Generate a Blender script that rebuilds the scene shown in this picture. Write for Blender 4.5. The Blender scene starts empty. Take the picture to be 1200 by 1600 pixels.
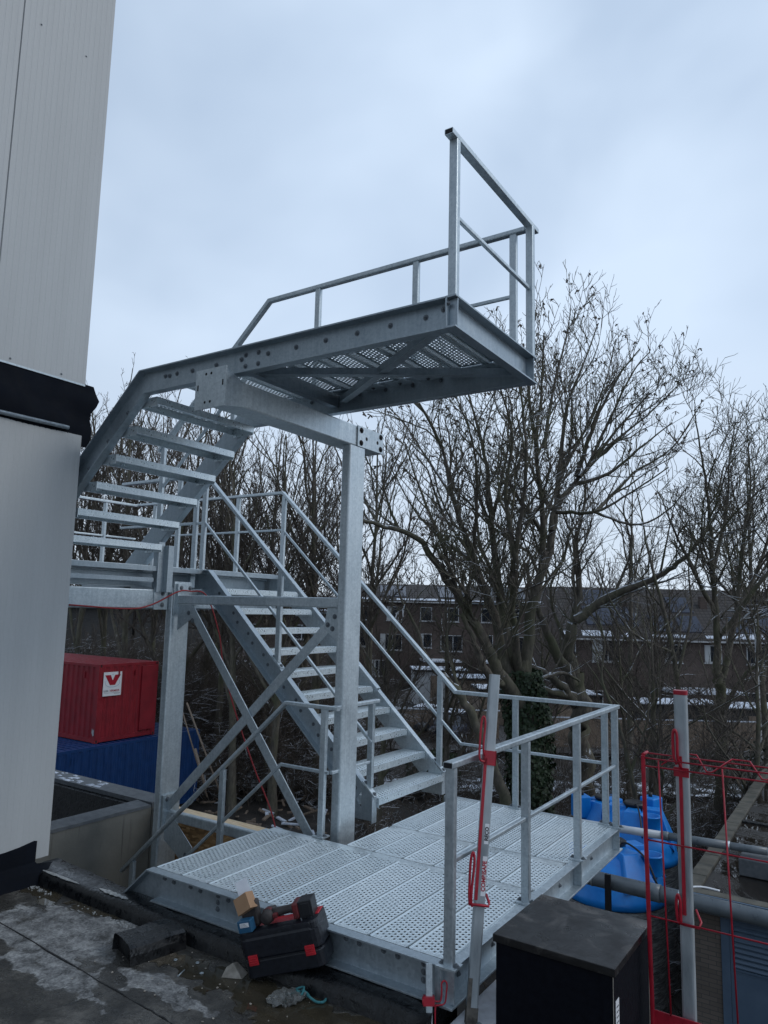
import bpy, math, random
import numpy as np
from mathutils import Vector, Matrix
R = math.radians
rnd = random.Random(7)
S = bpy.context.scene
# ------------------------------------------------------------------ camera
F_PX, YAW, PITCH, ROLL = 1137.64, R(33.3861), R(7.4946), R(1.3601)
CAM = Vector((1.8129, -3.4714, 1.783))
fwd = Vector((-math.sin(YAW)*math.cos(PITCH), math.cos(YAW)*math.cos(PITCH), math.sin(PITCH)))
rt0 = Vector((math.cos(YAW), math.sin(YAW), 0)); up0 = rt0.cross(fwd)
rt = rt0*math.cos(ROLL) + up0*math.sin(ROLL); upv = up0*math.cos(ROLL) - rt0*math.sin(ROLL)
cam = bpy.data.cameras.new('camera'); co = bpy.data.objects.new('camera', cam); S.collection.objects.link(co)
cam.sensor_fit = 'HORIZONTAL'; cam.sensor_width = 36; cam.lens = F_PX/1200*36
cam.clip_start = 0.05; cam.clip_end = 3000
m = Matrix((rt, upv, -fwd)).transposed().to_4x4(); m.translation = CAM; co.matrix_world = m
S.camera = co
def at(u, v, depth):
    """point seen at photo coordinate (u,v) at horizontal-ish distance depth along the view axis"""
    q = rt*((u-600)/F_PX) + upv*(-(v-800)/F_PX) + fwd
    return CAM + q*depth
def ground_at(u, depth, z):
    q = at(u, 925, depth); return Vector((q.x, q.y, z))
# ------------------------------------------------------------------ render / view
S.render.resolution_x = 768; S.render.resolution_y = 1024
S.view_settings.view_transform = 'Standard'; S.view_settings.look = 'None'
S.view_settings.exposure = 0.30; S.view_settings.gamma = 1.0
# ------------------------------------------------------------------ world: overcast sky
W = bpy.data.worlds.new("World"); S.world = W; W.use_nodes = True
nt = W.node_tree; N = nt.nodes; L = nt.links; N.clear()
SUN_EL, SUN_AZ = R(38), R(68)
out = N.new('ShaderNodeOutputWorld')
sky = N.new('ShaderNodeTexSky'); sky.sky_type = 'NISHITA'; sky.sun_disc = False
sky.sun_elevation = SUN_EL; sky.sun_rotation = SUN_AZ
bgs = N.new('ShaderNodeBackground'); bgs.inputs[1].default_value = 0.06; L.new(sky.outputs[0], bgs.inputs[0])
tc = N.new('ShaderNodeTexCoord'); mp = N.new('ShaderNodeMapping'); mp.inputs['Scale'].default_value = (1, 1, 1.5)
L.new(tc.outputs['Generated'], mp.inputs[0])
nz = N.new('ShaderNodeTexNoise'); nz.inputs['Scale'].default_value = 2.0; nz.inputs['Detail'].default_value = 4; nz.inputs['Roughness'].default_value = .45
nz.inputs['Distortion'].default_value = .3
L.new(mp.outputs[0], nz.inputs[0])
cr = N.new('ShaderNodeValToRGB'); e = cr.color_ramp.elements
e[0].position = .36; e[0].color = (.40, .51, .67, 1); e[1].position = .66; e[1].color = (.60, .72, .88, 1)
L.new(nz.outputs[0], cr.inputs[0])
sp = N.new('ShaderNodeSeparateXYZ'); L.new(tc.outputs['Generated'], sp.inputs[0])
mr = N.new('ShaderNodeMapRange'); mr.inputs[1].default_value = 0.0; mr.inputs[2].default_value = .35; mr.inputs[3].default_value = 1; mr.inputs[4].default_value = 0
L.new(sp.outputs[2], mr.inputs[0])
mx = N.new('ShaderNodeMix'); mx.data_type = 'RGBA'; dp = N.new('ShaderNodeVectorMath'); dp.operation = 'DOT_PRODUCT'; L.new(tc.outputs['Generated'], dp.inputs[0]); dp.inputs[1].default_value = (.45, .89, 0)
gr = N.new('ShaderNodeMapRange'); gr.inputs[1].default_value = -1; gr.inputs[2].default_value = .35; gr.inputs[3].default_value = .62; gr.inputs[4].default_value = 1.0; L.new(dp.outputs['Value'], gr.inputs[0])
L.new(mr.outputs[0], mx.inputs[0]); L.new(cr.outputs[0], mx.inputs[6]); mx.inputs[7].default_value = (.62, .71, .82, 1)
bgc = N.new('ShaderNodeBackground'); L.new(mx.outputs[2], bgc.inputs[0]); L.new(gr.outputs[0], bgc.inputs[1])
ms = N.new('ShaderNodeMixShader'); ms.inputs[0].default_value = .93; L.new(bgs.outputs[0], ms.inputs[1]); L.new(bgc.outputs[0], ms.inputs[2]); L.new(ms.outputs[0], out.inputs[0])
sl = bpy.data.lights.new('sun', 'SUN'); sl.energy = 0.6; sl.angle = R(20); sl.color = (1, .97, .92)
so = bpy.data.objects.new('sun', sl); S.collection.objects.link(so)
so.rotation_euler = (R(90)-SUN_EL, 0, math.pi-SUN_AZ)   # sun veiled by cloud, beyond the right-hand side

# ------------------------------------------------------------------ helpers: scene objects
COL = S.collection
def tag(o, label=None, cat=None, group=None, kind=None):
    if label: o['label'] = label
    if cat: o['category'] = cat
    if group: o['group'] = group
    if kind: o['kind'] = kind
    return o
def empty(name, loc=(0, 0, 0), rz=0, label=None, cat=None, group=None):
    o = bpy.data.objects.new(name, None); COL.objects.link(o); o.location = loc; o.rotation_euler = (0, 0, rz)
    o.empty_display_size = .1
    return tag(o, label, cat, group)
def copy_tree(o, parent=None):
    c = o.copy(); COL.objects.link(c); c.parent = parent
    for ch in list(o.children): copy_tree(ch, c)
    return c
V3 = lambda *a: Vector(a)
class MB:
    def __init__(s): s.v = []; s.f = []; s.m = []; s.s = []
    def add(s, vs, fs, mi=0, smooth=False):
        b = len(s.v); s.v += [tuple(p) for p in vs]
        for f in fs: s.f.append([b+i for i in f]); s.m.append(mi); s.s.append(smooth)
        return s
    def box(s, x0, x1, y0, y1, z0, z1, mi=0, M=None):
        P = [V3(x, y, z) for z in (z0, z1) for y in (y0, y1) for x in (x0, x1)]
        if M is not None: P = [M @ p for p in P]
        return s.add(P, [(0, 2, 3, 1), (4, 5, 7, 6), (0, 1, 5, 4), (2, 6, 7, 3), (0, 4, 6, 2), (1, 3, 7, 5)], mi)
    def sweep(s, prof, path, up=(0, 0, 1), mi=0, smooth=False, caps=True, holeface=False):
        """prof: list of (side, up) pairs; mitred joints"""
        path = [Vector(p) for p in path]; up = Vector(up)
        t = (path[1]-path[0]).normalized(); side = t.cross(up).normalized(); u = side.cross(t).normalized()
        pts = [path[0]+side*a+u*b for a, b in prof]; rings = [pts]; n = len(prof)
        for i in range(1, len(path)):
            t1 = (path[i]-path[i-1]).normalized()
            nn = (t1+(path[i+1]-path[i]).normalized()).normalized() if i < len(path)-1 else t1
            pts = [p+t1*((path[i]-p).dot(nn)/t1.dot(nn)) for p in pts]; rings.append(pts)
        vs = [p for r in rings for p in r]; fs = []
        for i in range(len(rings)-1):
            for j in range(n):
                k = (j+1) % n; fs.append((i*n+j, i*n+k, (i+1)*n+k, (i+1)*n+j))
        s.add(vs, fs, mi, smooth)
        if caps:
            b = len(s.v)-len(vs)
            s.f.append([b+j for j in range(n)][::-1]); s.m.append(mi); s.s.append(False)
            s.f.append([b+(len(rings)-1)*n+j for j in range(n)]); s.m.append(mi); s.s.append(False)
        return s
    def tube(s, path, r, n=8, mi=0, caps=True):
        """round tube with per-point radius, parallel transported"""
        path = [Vector(p) for p in path]; k = len(path)
        rr = r if isinstance(r, (list, tuple)) else [r]*k
        t = (path[1]-path[0]).normalized(); a = t.orthogonal().normalized(); vs = []
        for i in range(k):
            t = (path[min(i+1, k-1)]-path[max(i-1, 0)]).normalized()
            a = (a-t*a.dot(t)).normalized(); b = t.cross(a)
            for j in range(n):
                th = 2*math.pi*j/n; vs.append(path[i]+(a*math.cos(th)+b*math.sin(th))*rr[i])
        fs = [(i*n+j, i*n+(j+1) % n, (i+1)*n+(j+1) % n, (i+1)*n+j) for i in range(k-1) for j in range(n)]
        s.add(vs, fs, mi, True)
        if caps:
            b0 = len(s.v)-len(vs)
            s.f.append([b0+j for j in range(n)][::-1]); s.m.append(mi); s.s.append(False)
            s.f.append([b0+(k-1)*n+j for j in range(n)]); s.m.append(mi); s.s.append(False)
        return s
    def lathe(s, prof, c=(0, 0, 0), n=32, mi=0, M=None):
        vs = []
        for r, z in prof:
            for j in range(n):
                th = 2*math.pi*j/n; p = V3(c[0]+r*math.cos(th), c[1]+r*math.sin(th), c[2]+z); vs.append(M @ p if M is not None else p)
        k = len(prof)
        return s.add(vs, [(i*n+j, i*n+(j+1) % n, (i+1)*n+(j+1) % n, (i+1)*n+j) for i in range(k-1) for j in range(n)], mi, True)
    def prism(s, poly, n, h, mi=0):
        """poly: list of 3D points, extruded by vector n*h"""
        poly = [Vector(p) for p in poly]; d = Vector(n)*h; k = len(poly)
        vs = poly+[p+d for p in poly]
        return s.add(vs, [tuple(range(k))[::-1], tuple(range(k, 2*k))]+[(j, (j+1) % k, k+(j+1) % k, k+j) for j in range(k)], mi)
    def bolt(s, p, n, r=.011, h=.010, mi=1):
        r *= 1.15
        p = Vector(p); n = Vector(n).normalized(); a = n.orthogonal().normalized(); b = n.cross(a)
        for (rr, z0, z1, kk) in ((r*1.5, 0, h*.25, 10), (r, h*.25, h, 6), (r*.5, h, h*1.6, 8)):
            vs = [p+n*z+(a*math.cos(2*math.pi*j/kk)+b*math.sin(2*math.pi*j/kk))*rr for z in (z0, z1) for j in range(kk)]
            s.add(vs, [tuple(range(kk, 2*kk))]+[(j, (j+1) % kk, kk+(j+1) % kk, kk+j) for j in range(kk)], mi)
        return s
    def build(s, name, mats, parent=None, bevel=0, **tg):
        me = bpy.data.meshes.new(name); me.from_pydata(s.v, [], s.f)
        if not isinstance(mats, (list, tuple)): mats = [mats]+([M['bolt']] if max(s.m) > 0 else [])
        for mm in mats: me.materials.append(mm)
        me.polygons.foreach_set('material_index', s.m); me.polygons.foreach_set('use_smooth', s.s)
        me.validate(); me.update()
        o = bpy.data.objects.new(name, me); COL.objects.link(o)
        if parent is not None: o.parent = parent
        if bevel:
            b = o.modifiers.new('bevel', 'BEVEL'); b.width = bevel; b.segments = 2; b.limit_method = 'ANGLE'; b.angle_limit = R(50)
        if tg: tag(o, **tg)
        return o
def rr(w, h, r=.005, k=3):
    """rounded rectangle profile"""
    P = []
    for cx, cy, a0 in ((w/2-r, h/2-r, 0), (-w/2+r, h/2-r, 90), (-w/2+r, -h/2+r, 180), (w/2-r, -h/2+r, 270)):
        for i in range(k): a = R(a0+90*i/(k-1)); P.append((cx+r*math.cos(a), cy+r*math.sin(a)))
    return P
def channel(w, h, t=.008, tf=.011, face=1):
    """U section: web at side 0, flanges reaching to side face*w, height h centred"""
    P = [(0, -h/2), (w, -h/2), (w, -h/2+tf), (t, -h/2+tf*1.3), (t, h/2-tf*1.3), (w, h/2-tf), (w, h/2), (0, h/2)]
    return [(face*a, b) for a, b in P]

# ------------------------------------------------------------------ materials
def mat(name, col=(.5, .5, .5), rough=.6, metal=0., spec=None):
    m = bpy.data.materials.new(name); m.use_nodes = True; b = m.node_tree.nodes['Principled BSDF']
    b.inputs['Base Color'].default_value = (*col, 1); b.inputs['Roughness'].default_value = rough; b.inputs['Metallic'].default_value = metal
    if spec is not None: b.inputs['Specular IOR Level'].default_value = spec
    return m
class NT:
    def __init__(s, m): s.t = m.node_tree; s.b = s.t.nodes['Principled BSDF']
    def n(s, typ, **kw):
        x = s.t.nodes.new(typ)
        for k, v in kw.items(): setattr(x, k, v)
        return x
    def l(s, a, b): s.t.links.new(a, b)
    def co(s, scale=(1, 1, 1), kind='Object', rot=(0, 0, 0)):
        c = s.n('ShaderNodeTexCoord'); mp = s.n('ShaderNodeMapping'); mp.inputs['Scale'].default_value = scale; mp.inputs['Rotation'].default_value = rot
        s.l(c.outputs[kind], mp.inputs[0]); return mp.outputs[0]
    def noise(s, vec, scale, detail=4, rough=.5, dist=0):
        x = s.n('ShaderNodeTexNoise'); x.inputs['Scale'].default_value = scale; x.inputs['Detail'].default_value = detail
        x.inputs['Roughness'].default_value = rough; x.inputs['Distortion'].default_value = dist; s.l(vec, x.inputs[0]); return x.outputs[0]
    def ramp(s, fac, stops):
        x = s.n('ShaderNodeValToRGB'); el = x.color_ramp.elements
        while len(el) < len(stops): el.new(.5)
        for e_, (p, c) in zip(el, stops):
            e_.position = p; e_.color = (*c, 1) if isinstance(c, (tuple, list)) else (c, c, c, 1)
        s.l(fac, x.inputs[0]); return x.outputs[0]
    def mix(s, fac, a, b, mode='MIX'):
        x = s.n('ShaderNodeMix', data_type='RGBA', blend_type=mode)
        for i, v in ((0, fac), (6, a), (7, b)):
            if hasattr(v, 'links'): s.l(v, x.inputs[i])
            elif i == 0: x.inputs[0].default_value = v
            else: x.inputs[i].default_value = (*v, 1)
        return x.outputs[2]
    def math(s, op, a, b=0., c=None, clamp=False):
        x = s.n('ShaderNodeMath', operation=op, use_clamp=clamp)
        for i, v in enumerate((a, b) if c is None else (a, b, c)):
            if hasattr(v, 'links'): s.l(v, x.inputs[i])
            else: x.inputs[i].default_value = v
        return x.outputs[0]
    def bump(s, h, strength=.3, dist=.01):
        x = s.n('ShaderNodeBump'); x.inputs['Strength'].default_value = strength; x.inputs['Distance'].default_value = dist
        s.l(h, x.inputs['Height']); s.l(x.outputs[0], s.b.inputs['Normal'])
    def setc(s, c): s.l(c, s.b.inputs['Base Color'])
    def setr(s, c): s.l(c, s.b.inputs['Roughness'])
def galv(name, c0, c1, metal=.80, r0=.34, r1=.52, spangle=70):
    m = mat(name, c0, .5, metal); t = NT(m); v = t.co()
    vo = t.n('ShaderNodeTexVoronoi'); vo.inputs['Scale'].default_value = spangle; t.l(v, vo.inputs[0])
    bw = t.n('ShaderNodeRGBToBW'); t.l(vo.outputs['Color'], bw.inputs[0])
    oi = t.n('ShaderNodeObjectInfo')
    n1 = t.noise(v, 2.2, 7, .6, .3); n2 = t.noise(t.co((38, 38, 1.1)), 1.2, 4, .6); n3 = t.noise(v, 26, 5, .7)
    f = t.math('ADD', t.math('MULTIPLY', bw.outputs[0], .16), t.math('ADD', t.math('MULTIPLY', n1, .34), t.math('ADD', t.math('MULTIPLY', n2, .24), t.math('ADD', t.math('MULTIPLY', n3, .22), t.math('MULTIPLY', oi.outputs['Random'], .10)))))
    c = t.ramp(f, [(.36, c0), (.52, tuple((a+b)/2 for a, b in zip(c0, c1))), (.68, c1)])
    runs = t.ramp(t.noise(t.co((14, 14, .7)), 2.0, 5, .7, .5), [(.66, 0.), (.74, .45)])      # pale zinc runs
    c = t.mix(runs, c, tuple(min(.9, x*1.35) for x in c1))
    spots = t.ramp(t.noise(v, 95, 2, .5), [(.70, 0.), (.76, .5)]); c = t.mix(spots, c, tuple(x*.55 for x in c0))
    t.setc(c); t.setr(t.ramp(t.math('ADD', t.math('MULTIPLY', n1, .6), t.math('MULTIPLY', bw.outputs[0], .4)), [(.3, r0), (.7, r1)]))
    t.bump(n3, .10, .002)
    return m
M = {}
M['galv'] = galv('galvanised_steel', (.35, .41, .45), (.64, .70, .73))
M['galv_shaded'] = galv('shaded_galvanised_steel', (.27, .325, .365), (.46, .52, .56), .8, .36, .55)  # darker copy of the same steel, shade of webs and undersides put into its colour
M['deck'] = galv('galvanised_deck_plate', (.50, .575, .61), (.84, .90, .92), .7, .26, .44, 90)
M['dark_end'] = mat('open_tube_end', (.01, .01, .012), .8)
M['bolt'] = mat('bolt_steel', (.17, .19, .21), .5, .6)
M['black'] = mat('black_plastic', (.012, .013, .016), .42)
M['white'] = mat('white_paint', (.75, .76, .78), .5)
# sandwich panel walls
def panel_mat(name, c):
    m = mat(name, c, .5); t = NT(m); g = t.n('ShaderNodeTexCoord'); s = t.n('ShaderNodeSeparateXYZ'); t.l(g.outputs['Object'], s.inputs[0])
    n1 = t.noise(t.co((1, 1, .12)), 6, 5, .6); n2 = t.noise(t.co(), 60, 2, .5)
    f = t.math('ADD', t.math('MULTIPLY', n1, .7), t.math('MULTIPLY', n2, .3))
    t.setc(t.ramp(f, [(.3, tuple(x*.90 for x in c)), (.7, c)]))
    t.bump(t.noise(t.co((1, 1, .3)), 160, 2), .05, .001)
    return m
M['panel'] = panel_mat('light_grey_wall_panel', (.44, .455, .46))
def simple(name, c0, c1, scale=8, rough=(.5, .8), bump=0., detail=5, metal=0., dist=0., bs=None, stretch=(1, 1, 1), lo=.35, hi=.65):
    m = mat(name, c0, .6, metal); t = NT(m); v = t.co(stretch)
    n1 = t.noise(v, scale, detail, .6, dist); t.setc(t.ramp(n1, [(lo, c0), (hi, c1)])); t.setr(t.ramp(t.noise(v, scale*2, 3), [(.3, rough[0]), (.7, rough[1])]))
    if 'cabinet_paint' in name or 'membrane' in name: m.node_tree.nodes['Principled BSDF'].inputs['Specular IOR Level'].default_value = .15
    if bump: t.bump(t.noise(v, bs or scale*4, 5), bump, .01)
    return m
M['membrane'] = simple('black_membrane', (.002, .0035, .007), (.004, .006, .011), 5, (.75, .9), .3)
M['bitumen'] = simple('bitumen_kerb', (.0035, .004, .005), (.016, .017, .018), 9, (.12, .5), .45, 6, lo=.4, hi=.78)
M['coping'] = simple('bitumen_coping_slate', (.07, .08, .09), (.12, .13, .14), 14, (.5, .85), .3)
M['concrete'] = None
M['red'] = simple('red_container_paint', (.19, .006, .014), (.26, .010, .020), 2.5, (.42, .65), .06)
M['blue'] = simple('blue_container_paint', (.001, .030, .12), (.002, .042, .16), 2.5, (.4, .6), .06)
M['redpaint'] = simple('red_powder_coat', (.30, .007, .020), (.42, .012, .030), 20, (.28, .45), .05)
M['tank'] = simple('blue_polyethylene', (.004, .17, .56), (.010, .23, .68), 4, (.28, .42), .03)
M['wrap'] = None
M['pvc'] = simple('grey_pvc', (.095, .115, .13), (.14, .16, .175), 4, (.25, .45), .03)
M['pvc_light'] = simple('light_grey_pvc', (.38, .42, .46), (.48, .52, .56), 4, (.3, .5), .03)
M['pvc_pink'] = simple('weathered_pink_pvc', (.42, .30, .30), (.58, .48, .47), 9, (.4, .6), .03)
M['door'] = simple('slate_blue_door', (.075, .115, .17), (.095, .14, .20), 3, (.35, .5), .03)
M['door_shade'] = mat('louvre_shade', (.006, .008, .012), .8)
M['osb'] = None
M['timber'] = simple('pale_timber', (.70, .48, .26), (.88, .72, .50), 6, (.6, .85), .2, stretch=(1, 6, 6))
M['snow'] = simple('snow', (.42, .46, .53), (.66, .70, .77), 9, (.5, .8), .4)
M['case'] = simple('tool_case_plastic', (.005, .006, .010), (.010, .012, .018), 30, (.3, .5), .06)
M['case_red'] = simple('red_case_trim', (.42, .012, .022), (.52, .018, .03), 20, (.35, .5), .05)
M['rubber'] = simple('worn_dark_rubber', (.022, .018, .018), (.05, .042, .04), 20, (.5, .8), .2)
M['toolred'] = simple('worn_red_tool_shell', (.05, .012, .012), (.15, .016, .018), 16, (.4, .6), .1)
M['card'] = simple('brown_cardboard', (.33, .19, .105), (.42, .26, .15), 5, (.7, .9), .1)
M['paper'] = simple('white_paper', (.66, .68, .74), (.78, .80, .84), 8, (.7, .9), .05)
M['bluebox'] = simple('blue_screw_box', (.012, .075, .15), (.02, .10, .19), 12, (.35, .5), .05)
M['cable'] = mat('red_cable', (.30, .018, .022), .5)
M['rope'] = simple('teal_rope', (.02, .13, .15), (.05, .22, .24), 60, (.7, .9), .5)
M['alu'] = simple('weathered_aluminium', (.22, .25, .27), (.50, .54, .56), 7, (.4, .65), .1, metal=.4, stretch=(1, 1, .25))
M['glass'] = mat('window_glass', (.012, .016, .022), .06, 0, .8)
M['frame'] = simple('white_window_frame', (.33, .335, .34), (.42, .43, .44), 4)
M['leaf'] = simple('ivy_leaves', (.010, .022, .008), (.03, .055, .018), 30, (.45, .7), 0)
M['hedge'] = simple('hedge_leaves', (.012, .018, .010), (.03, .035, .02), 20, (.6, .8), 0)
M['tyre'] = mat('tyre_rubber', (.012, .012, .013), .8)
M['wood_old'] = simple('weathered_wood', (.13, .095, .07), (.26, .20, .15), 12, (.7, .9), .3, stretch=(4, 4, 1))
M['gravel_stone'] = simple('sandstone_chunk', (.22, .20, .17), (.36, .33, .29), 20, (.7, .9), .3)

m = mat('precast_concrete', (.2, .2, .18), .8); M['concrete'] = m; t = NT(m); v = t.co()
n1 = t.noise(v, 2.2, 6, .6); n2 = t.noise(t.co((1, 5, .35)), 3.2, 4, .6, .2); c = t.ramp(n1, [(.3, (.15, .15, .135)), (.7, (.235, .23, .205))])
t.setc(t.mix(t.ramp(n2, [(.60, 0.), (.72, .7)]), c, (.08, .08, .07))); t.bump(t.noise(v, 40, 4), .25, .006)
m = mat('osb_board', (.2, .12, .06), .8); M['osb'] = m; t = NT(m)
vo = t.n('ShaderNodeTexVoronoi'); vo.inputs['Scale'].default_value = 1.; vo.inputs['Randomness'].default_value = 1
t.l(t.co((16, 16, 42)), vo.inputs[0]); bw = t.n('ShaderNodeRGBToBW'); t.l(vo.outputs['Color'], bw.inputs[0])
t.setc(t.ramp(bw.outputs[0], [(.2, (.17, .090, .034)), (.5, (.30, .165, .065)), (.85, (.45, .27, .12))])); t.bump(bw.outputs[0], .3, .004)
m = mat('stretch_film', (.2, .21, .21), .28); M['wrap'] = m; t = NT(m)
w1 = t.noise(t.co((.7, .7, 9)), 3.2, 6, .7, 1.6); w2 = t.noise(t.co((1.1, 1.1, 16), rot=(.12, .16, 0)), 3.5, 4, .6, 1.)
w3 = t.math('ADD', t.math('MULTIPLY', w1, .6), t.math('MULTIPLY', w2, .4)); t.setc(t.ramp(w3, [(.40, (.08, .085, .085)), (.50, (.17, .175, .175)), (.56, (.50, .51, .52)), (.61, (.22, .225, .23))])); t.bump(w3, .9, .04)
# brick
def brick(name, c1, c2, mortar, s=1.0, plane='xz', snow=0):
    m = mat(name, c1, .85); t = NT(m); g = t.n('ShaderNodeTexCoord'); sx = t.n('ShaderNodeSeparateXYZ'); t.l(g.outputs['Object'], sx.inputs[0])
    cb = t.n('ShaderNodeCombineXYZ')
    t.l(t.math('ADD', sx.outputs[0], sx.outputs[1]), cb.inputs[0]); t.l(sx.outputs[2], cb.inputs[1])
    b = t.n('ShaderNodeTexBrick'); t.l(cb.outputs[0], b.inputs[0]); b.inputs['Scale'].default_value = s
    b.inputs['Brick Width'].default_value = .22; b.inputs['Row Height'].default_value = .0625; b.inputs['Mortar Size'].default_value = .005
    b.inputs['Color1'].default_value = (*c1, 1); b.inputs['Color2'].default_value = (*c2, 1); b.inputs['Mortar'].default_value = (*mortar, 1)
    n = t.noise(t.co(), 1.2, 5, .6); t.setc(t.mix(t.ramp(n, [(.3, .0), (.75, .45)]), b.outputs[0], tuple(x*.5 for x in c1)))
    t.bump(b.outputs[1], -.4, .006); return m
M['brick'] = brick('brown_grey_brick', (.12, .10, .085), (.17, .14, .12), (.075, .07, .065))
M['brick_house'] = brick('dark_brown_house_brick', (.075, .054, .045), (.105, .074, .062), (.065, .058, .054))
M['brick_grey'] = brick('grey_render_house', (.045, .043, .042), (.06, .058, .055), (.09, .088, .085))
def tiles(name, c, snow_lo=.62, snow_hi=.68):
    m = mat(name, c, .8); t = NT(m); g = t.n('ShaderNodeTexCoord'); sx = t.n('ShaderNodeSeparateXYZ'); t.l(g.outputs['Object'], sx.inputs[0])
    cb = t.n('ShaderNodeCombineXYZ'); t.l(sx.outputs[0], cb.inputs[0]); t.l(sx.outputs[2], cb.inputs[1])
    b = t.n('ShaderNodeTexBrick'); t.l(cb.outputs[0], b.inputs[0]); b.inputs['Scale'].default_value = 1; b.inputs['Brick Width'].default_value = .3; b.inputs['Row Height'].default_value = .21
    b.inputs['Mortar Size'].default_value = .03; b.offset = 0
    b.inputs['Color1'].default_value = (*c, 1); b.inputs['Color2'].default_value = (*[x*1.3 for x in c], 1); b.inputs['Mortar'].default_value = (*[x*.35 for x in c], 1)
    t.setc(b.outputs[0]); t.bump(b.outputs[1], -.6, .03); return m
M['tiles'] = tiles('brown_roof_tiles', (.040, .034, .032))
M['solar'] = simple('solar_panel', (.014, .018, .036), (.022, .028, .05), 1, (.12, .2))
# bark with snow on upward faces
def bark(name, c0, c1, snow=0., green=0.):
    m = mat(name, c0, .85); t = NT(m); v = t.co((1, 1, .35)); n1 = t.noise(v, 9, 5, .65)
    c = t.ramp(n1, [(.35, c0), (.7, c1)])
    if green: c = t.mix(t.ramp(t.noise(t.co(), .9, 3), [(.45, 0.), (.65, green)]), c, (.085, .092, .045))
    if snow:
        g = t.n('ShaderNodeNewGeometry'); s = t.n('ShaderNodeSeparateXYZ'); t.l(g.outputs['True Normal'], s.inputs[0])
        f = t.math('ADD', s.outputs[2], t.math('MULTIPLY', t.math('SUBTRACT', t.noise(t.co(), 1.6, 4, .6), .5), 1.3))
        c = t.mix(t.ramp(f, [(.66, 0.), (.76, snow)]), c, (.66, .70, .76))
    t.setc(c); 
    t.bump(t.noise(t.co((1, 1, .3)), 30, 4), .5, .02)
    return m
M['bark'] = bark('tree_bark', (.065, .056, .047), (.165, .145, .112), .9, .7)
M['twig'] = bark('twig_bark', (.060, .050, .042), (.120, .100, .082), .0)
M['twig_far'] = bark('far_twig_bark', (.055, .052, .050), (.095, .088, .082), .0)

# ================================================================== STEEL STAIRCASE
G, GD, DK = M['galv'], M['galv_shaded'], M['deck']
ST = empty('steel_staircase', (0, 0, 0), 0, 'galvanised steel outdoor stair with two flights, columns, landings and railings', 'staircase')
YB = 3.06; XL = -2.29; YS = 1.25
# ---- perforated sheet ------------------------------------------------------
def perf(b, W_, Lh, dx, dy, x0, y0, z, hr=.0062, lift=.0022, nb=8):
    """perforated sheet W_ (x) by Lh (y), staggered rows of raised-rim holes"""
    nx = max(1, int(round(W_/dx))); ny = max(1, int(round(Lh/dy))); dx = W_/nx; dy = Lh/ny
    vs = []; fs = []
    def cell(cx, cy, ya, yb):
        k = len(vs); xa, xb = cx-dx/2, cx+dx/2
        for p in ((xb, cy), (xb, yb), (cx, yb), (xa, yb), (xa, cy), (xa, ya), (cx, ya), (xb, ya)): vs.append((*p, z))
        for j in range(8):
            a = j*math.pi/4; vs.append((cx+math.cos(a)*hr*.9, cy+math.sin(a)*hr*1.15, z+lift))
        for j in range(8): fs.append((k+j, k+(j+1) % 8, k+8+(j+1) % 8, k+8+j))
    for i in range(nx):
        cx = x0+dx*(i+.5); off = (i % 2)*.5; ya = y0
        if off:
            k = len(vs); vs.extend([(cx-dx/2, y0, z), (cx+dx/2, y0, z), (cx+dx/2, y0+dy/2, z), (cx-dx/2, y0+dy/2, z)]); fs.append((k, k+1, k+2, k+3))
            ya = y0+dy/2
        n_ = ny-(1 if off else 0)
        for j in range(n_): cell(cx, ya+dy*(j+.5), ya+dy*j, ya+dy*(j+1))
        if off:
            k = len(vs); yb = y0+Lh; vs.extend([(cx-dx/2, yb-dy/2, z), (cx+dx/2, yb-dy/2, z), (cx+dx/2, yb, z), (cx-dx/2, yb, z)]); fs.append((k, k+1, k+2, k+3))
    b.add(vs, fs)
PL = {}
def plank(x, y0, y1, z, parent):
    """deck plank whose left edge is x, with edges folded down"""
    Lh = round(y1-y0, 3); w = .242
    if Lh not in PL:
        b = MB(); e = .012; ye = .022
        perf(b, w-2*e, Lh-2*ye, .0275, .0365, e, ye, 0, .0073)
        b.add([(0, 0, .005), (e, 0, 0), (e, Lh, 0), (0, Lh, .005)], [(0, 1, 2, 3)]); b.add([(w-e, 0, 0), (w, 0, .005), (w, Lh, .005), (w-e, Lh, 0)], [(0, 1, 2, 3)])
        b.add([(e, 0, 0), (w-e, 0, 0), (w-e, ye, 0), (e, ye, 0)], [(0, 1, 2, 3)]); b.add([(e, Lh-ye, 0), (w-e, Lh-ye, 0), (w-e, Lh, 0), (e, Lh, 0)], [(0, 1, 2, 3)])
        for xa, s_ in ((0, 1), (w, -1)):
            b.box(*sorted((xa, xa+s_*.003)), 0, Lh, -.045, .0048); b.box(*sorted((xa+s_*.003, xa+s_*.022)), .0, Lh, -.045, -.042)
        PL[Lh] = b.build('deck_plank', DK, parent); o = PL[Lh]
    else:
        o = PL[Lh].copy(); COL.objects.link(o); o.parent = parent
    o.location = (x, y0, z); return o
def post(x, y, z0, z1, parent, plate=True, w=.055, d=.036, ang=0):
    b = MB(); b.sweep(rr(w, d, .006), [(0, 0, 0), (0, 0, z1-z0)], (0, 1, 0), smooth=False)
    if plate:
        b.box(-.055, .055, -.045, .045, .0, .010); b.bolt((.04, .0, .010), (0, 0, 1)); b.bolt((-.04, 0, .010), (0, 0, 1))
    o = b.build('post', G, parent); o.location = (x, y, z0); return o
RAIL = rr(.056, .034, .006); MID = rr(.026, .026, .006)
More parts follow.
